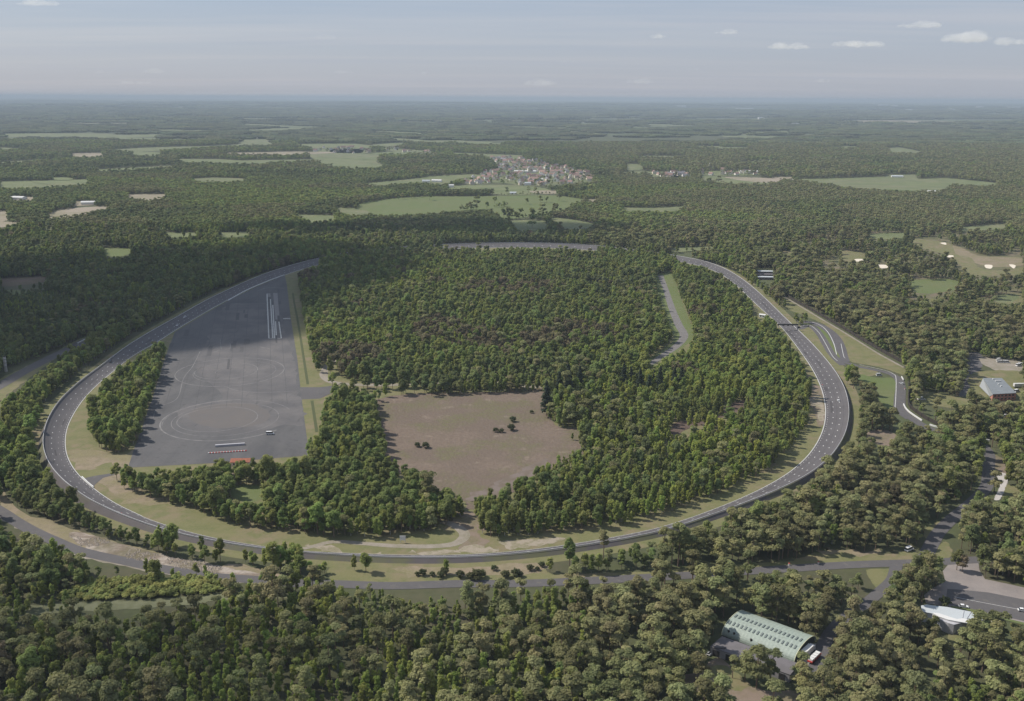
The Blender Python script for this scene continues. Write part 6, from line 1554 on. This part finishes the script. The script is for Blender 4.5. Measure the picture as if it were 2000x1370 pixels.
cl_list = [(1892, 72, 20000, 92, 26, "largest flat-based cumulus at the upper right"), (1968, 80, 20500, 62, 20, "cumulus at the right edge, touching the largest one"), (1800, 48, 17000, 82, 15, "thin cumulus above the largest one"), (1678, 84, 21000, 90, 20, "cumulus second from the right group, left of the largest"),
           (1540, 89, 21500, 70, 19, "bright small cumulus right of the centre"), (1418, 62, 19000, 50, 12, "small faint cumulus high right of the centre"), (1280, 70, 20000, 42, 13, "round little cumulus near the centre right"), (635, 71, 20000, 46, 13, "little cumulus high on the left half"),
           (300, 138, 30000, 46, 12, "faint cumulus low on the left"), (72, 5, 14000, 82, 14, "cumulus cut by the upper left edge"), (1110, 119, 27000, 34, 9, "faint cumulus low in the centre"), (710, 110, 26000, 16, 7, "tiny cumulus left of the centre"), (1357, 134, 30000, 20, 9, "tiny cumulus low right of the centre"),
           (820, 142, 32000, 28, 9, "small cumulus low, left of the centre"), (670, 140, 32000, 36, 9, "wide small cumulus low on the left half"), (200, 140, 31000, 30, 8, "tiny cumulus low on the far left"), (1050, 160, 36000, 70, 18, "broad pale cumulus bank just above the centre horizon"), (1250, 158, 36000, 50, 14, "pale cumulus bank above the horizon right of the centre"), (1605, 155, 36000, 30, 16, "pale upright cumulus above the right horizon"), (265, 160, 36000, 60, 10, "flat pale cumulus bank above the left horizon")]
for i, (px, py, D, w, h, lb) in enumerate(cl_list):
    c_ = sky_pt(px, py + h * .3, D); mpp = D / FPX
    if c_[2] < 500: continue
    cloud("cumulus_cloud", lb, c_, (w * mpp * .95, w * mpp * .6, h * mpp * .95), max(7, int(w / 4)), CLM if px > 1270 and py < 100 or px < 100 else CLF, 40 + i)
# big clouds overhead, to the left of the view: their shadows dull the left side of the country
CLD = cloud_mat("dense_vapour", 0.020)
def shade_cloud(px, py, sx_, sy_, sz_, seed, zc=1450, dm=CLD, rot=0):
    p = G(px, py); k = (zc) / math.tan(SUN_EL); hd = Vector((sun_dir.x, sun_dir.y, 0)).normalized()
    o = cloud("cumulus_cloud", "broad cloud overhead, high above the left side of the ring", (p[0] + hd.x * k, p[1] + hd.y * k, zc), (sx_, sy_, sz_), 26, dm, seed, voxel=sz_ / 6, group="broad clouds overhead")
    o.rotation_euler = (0, 0, rot); return o
shade_cloud(105, 578, 820, 520, 330, 301, rot=.75)
shade_cloud(830, 448, 640, 210, 220, 302)
shade_cloud(60, 1290, 260, 110, 120, 303, zc=1200, dm=cloud_mat('thin_vapour', .005))

# ------------------------------------------------------------------ air
hz = bpy.data.meshes.new("haze"); bm = bmesh.new()
x0, x1, y0, y1, z0, z1 = -48500, 48500, -1600, 46800, -6, 262
vs = [bm.verts.new(p) for p in ((x0, y0, z0), (x1, y0, z0), (x1, y1, z0), (x0, y1, z0), (x0, y0, z1), (x1, y0, z1), (x1, y1, z1), (x0, y1, z1))]
for q in ((0, 3, 2, 1), (4, 5, 6, 7), (0, 1, 5, 4), (1, 2, 6, 5), (2, 3, 7, 6), (3, 0, 4, 7)): bm.faces.new([vs[i] for i in q])
bm.to_mesh(hz); bm.free()
hm = bpy.data.materials.new("haze"); hm.use_nodes = True; N, L = hm.node_tree.nodes, hm.node_tree.links; N.clear()
ho = N.new("ShaderNodeOutputMaterial"); hv = N.new("ShaderNodeVolumePrincipled")
hv.inputs["Density"].default_value = HAZE; hv.inputs["Color"].default_value = (0.465, 0.55, 0.665, 1); hv.inputs["Anisotropy"].default_value = 0.0
L.new(hv.outputs[0], ho.inputs["Volume"]); hz.materials.append(hm)
o = bpy.data.objects.new("haze", hz); C.objects.link(o); tag(o, kind="stuff")
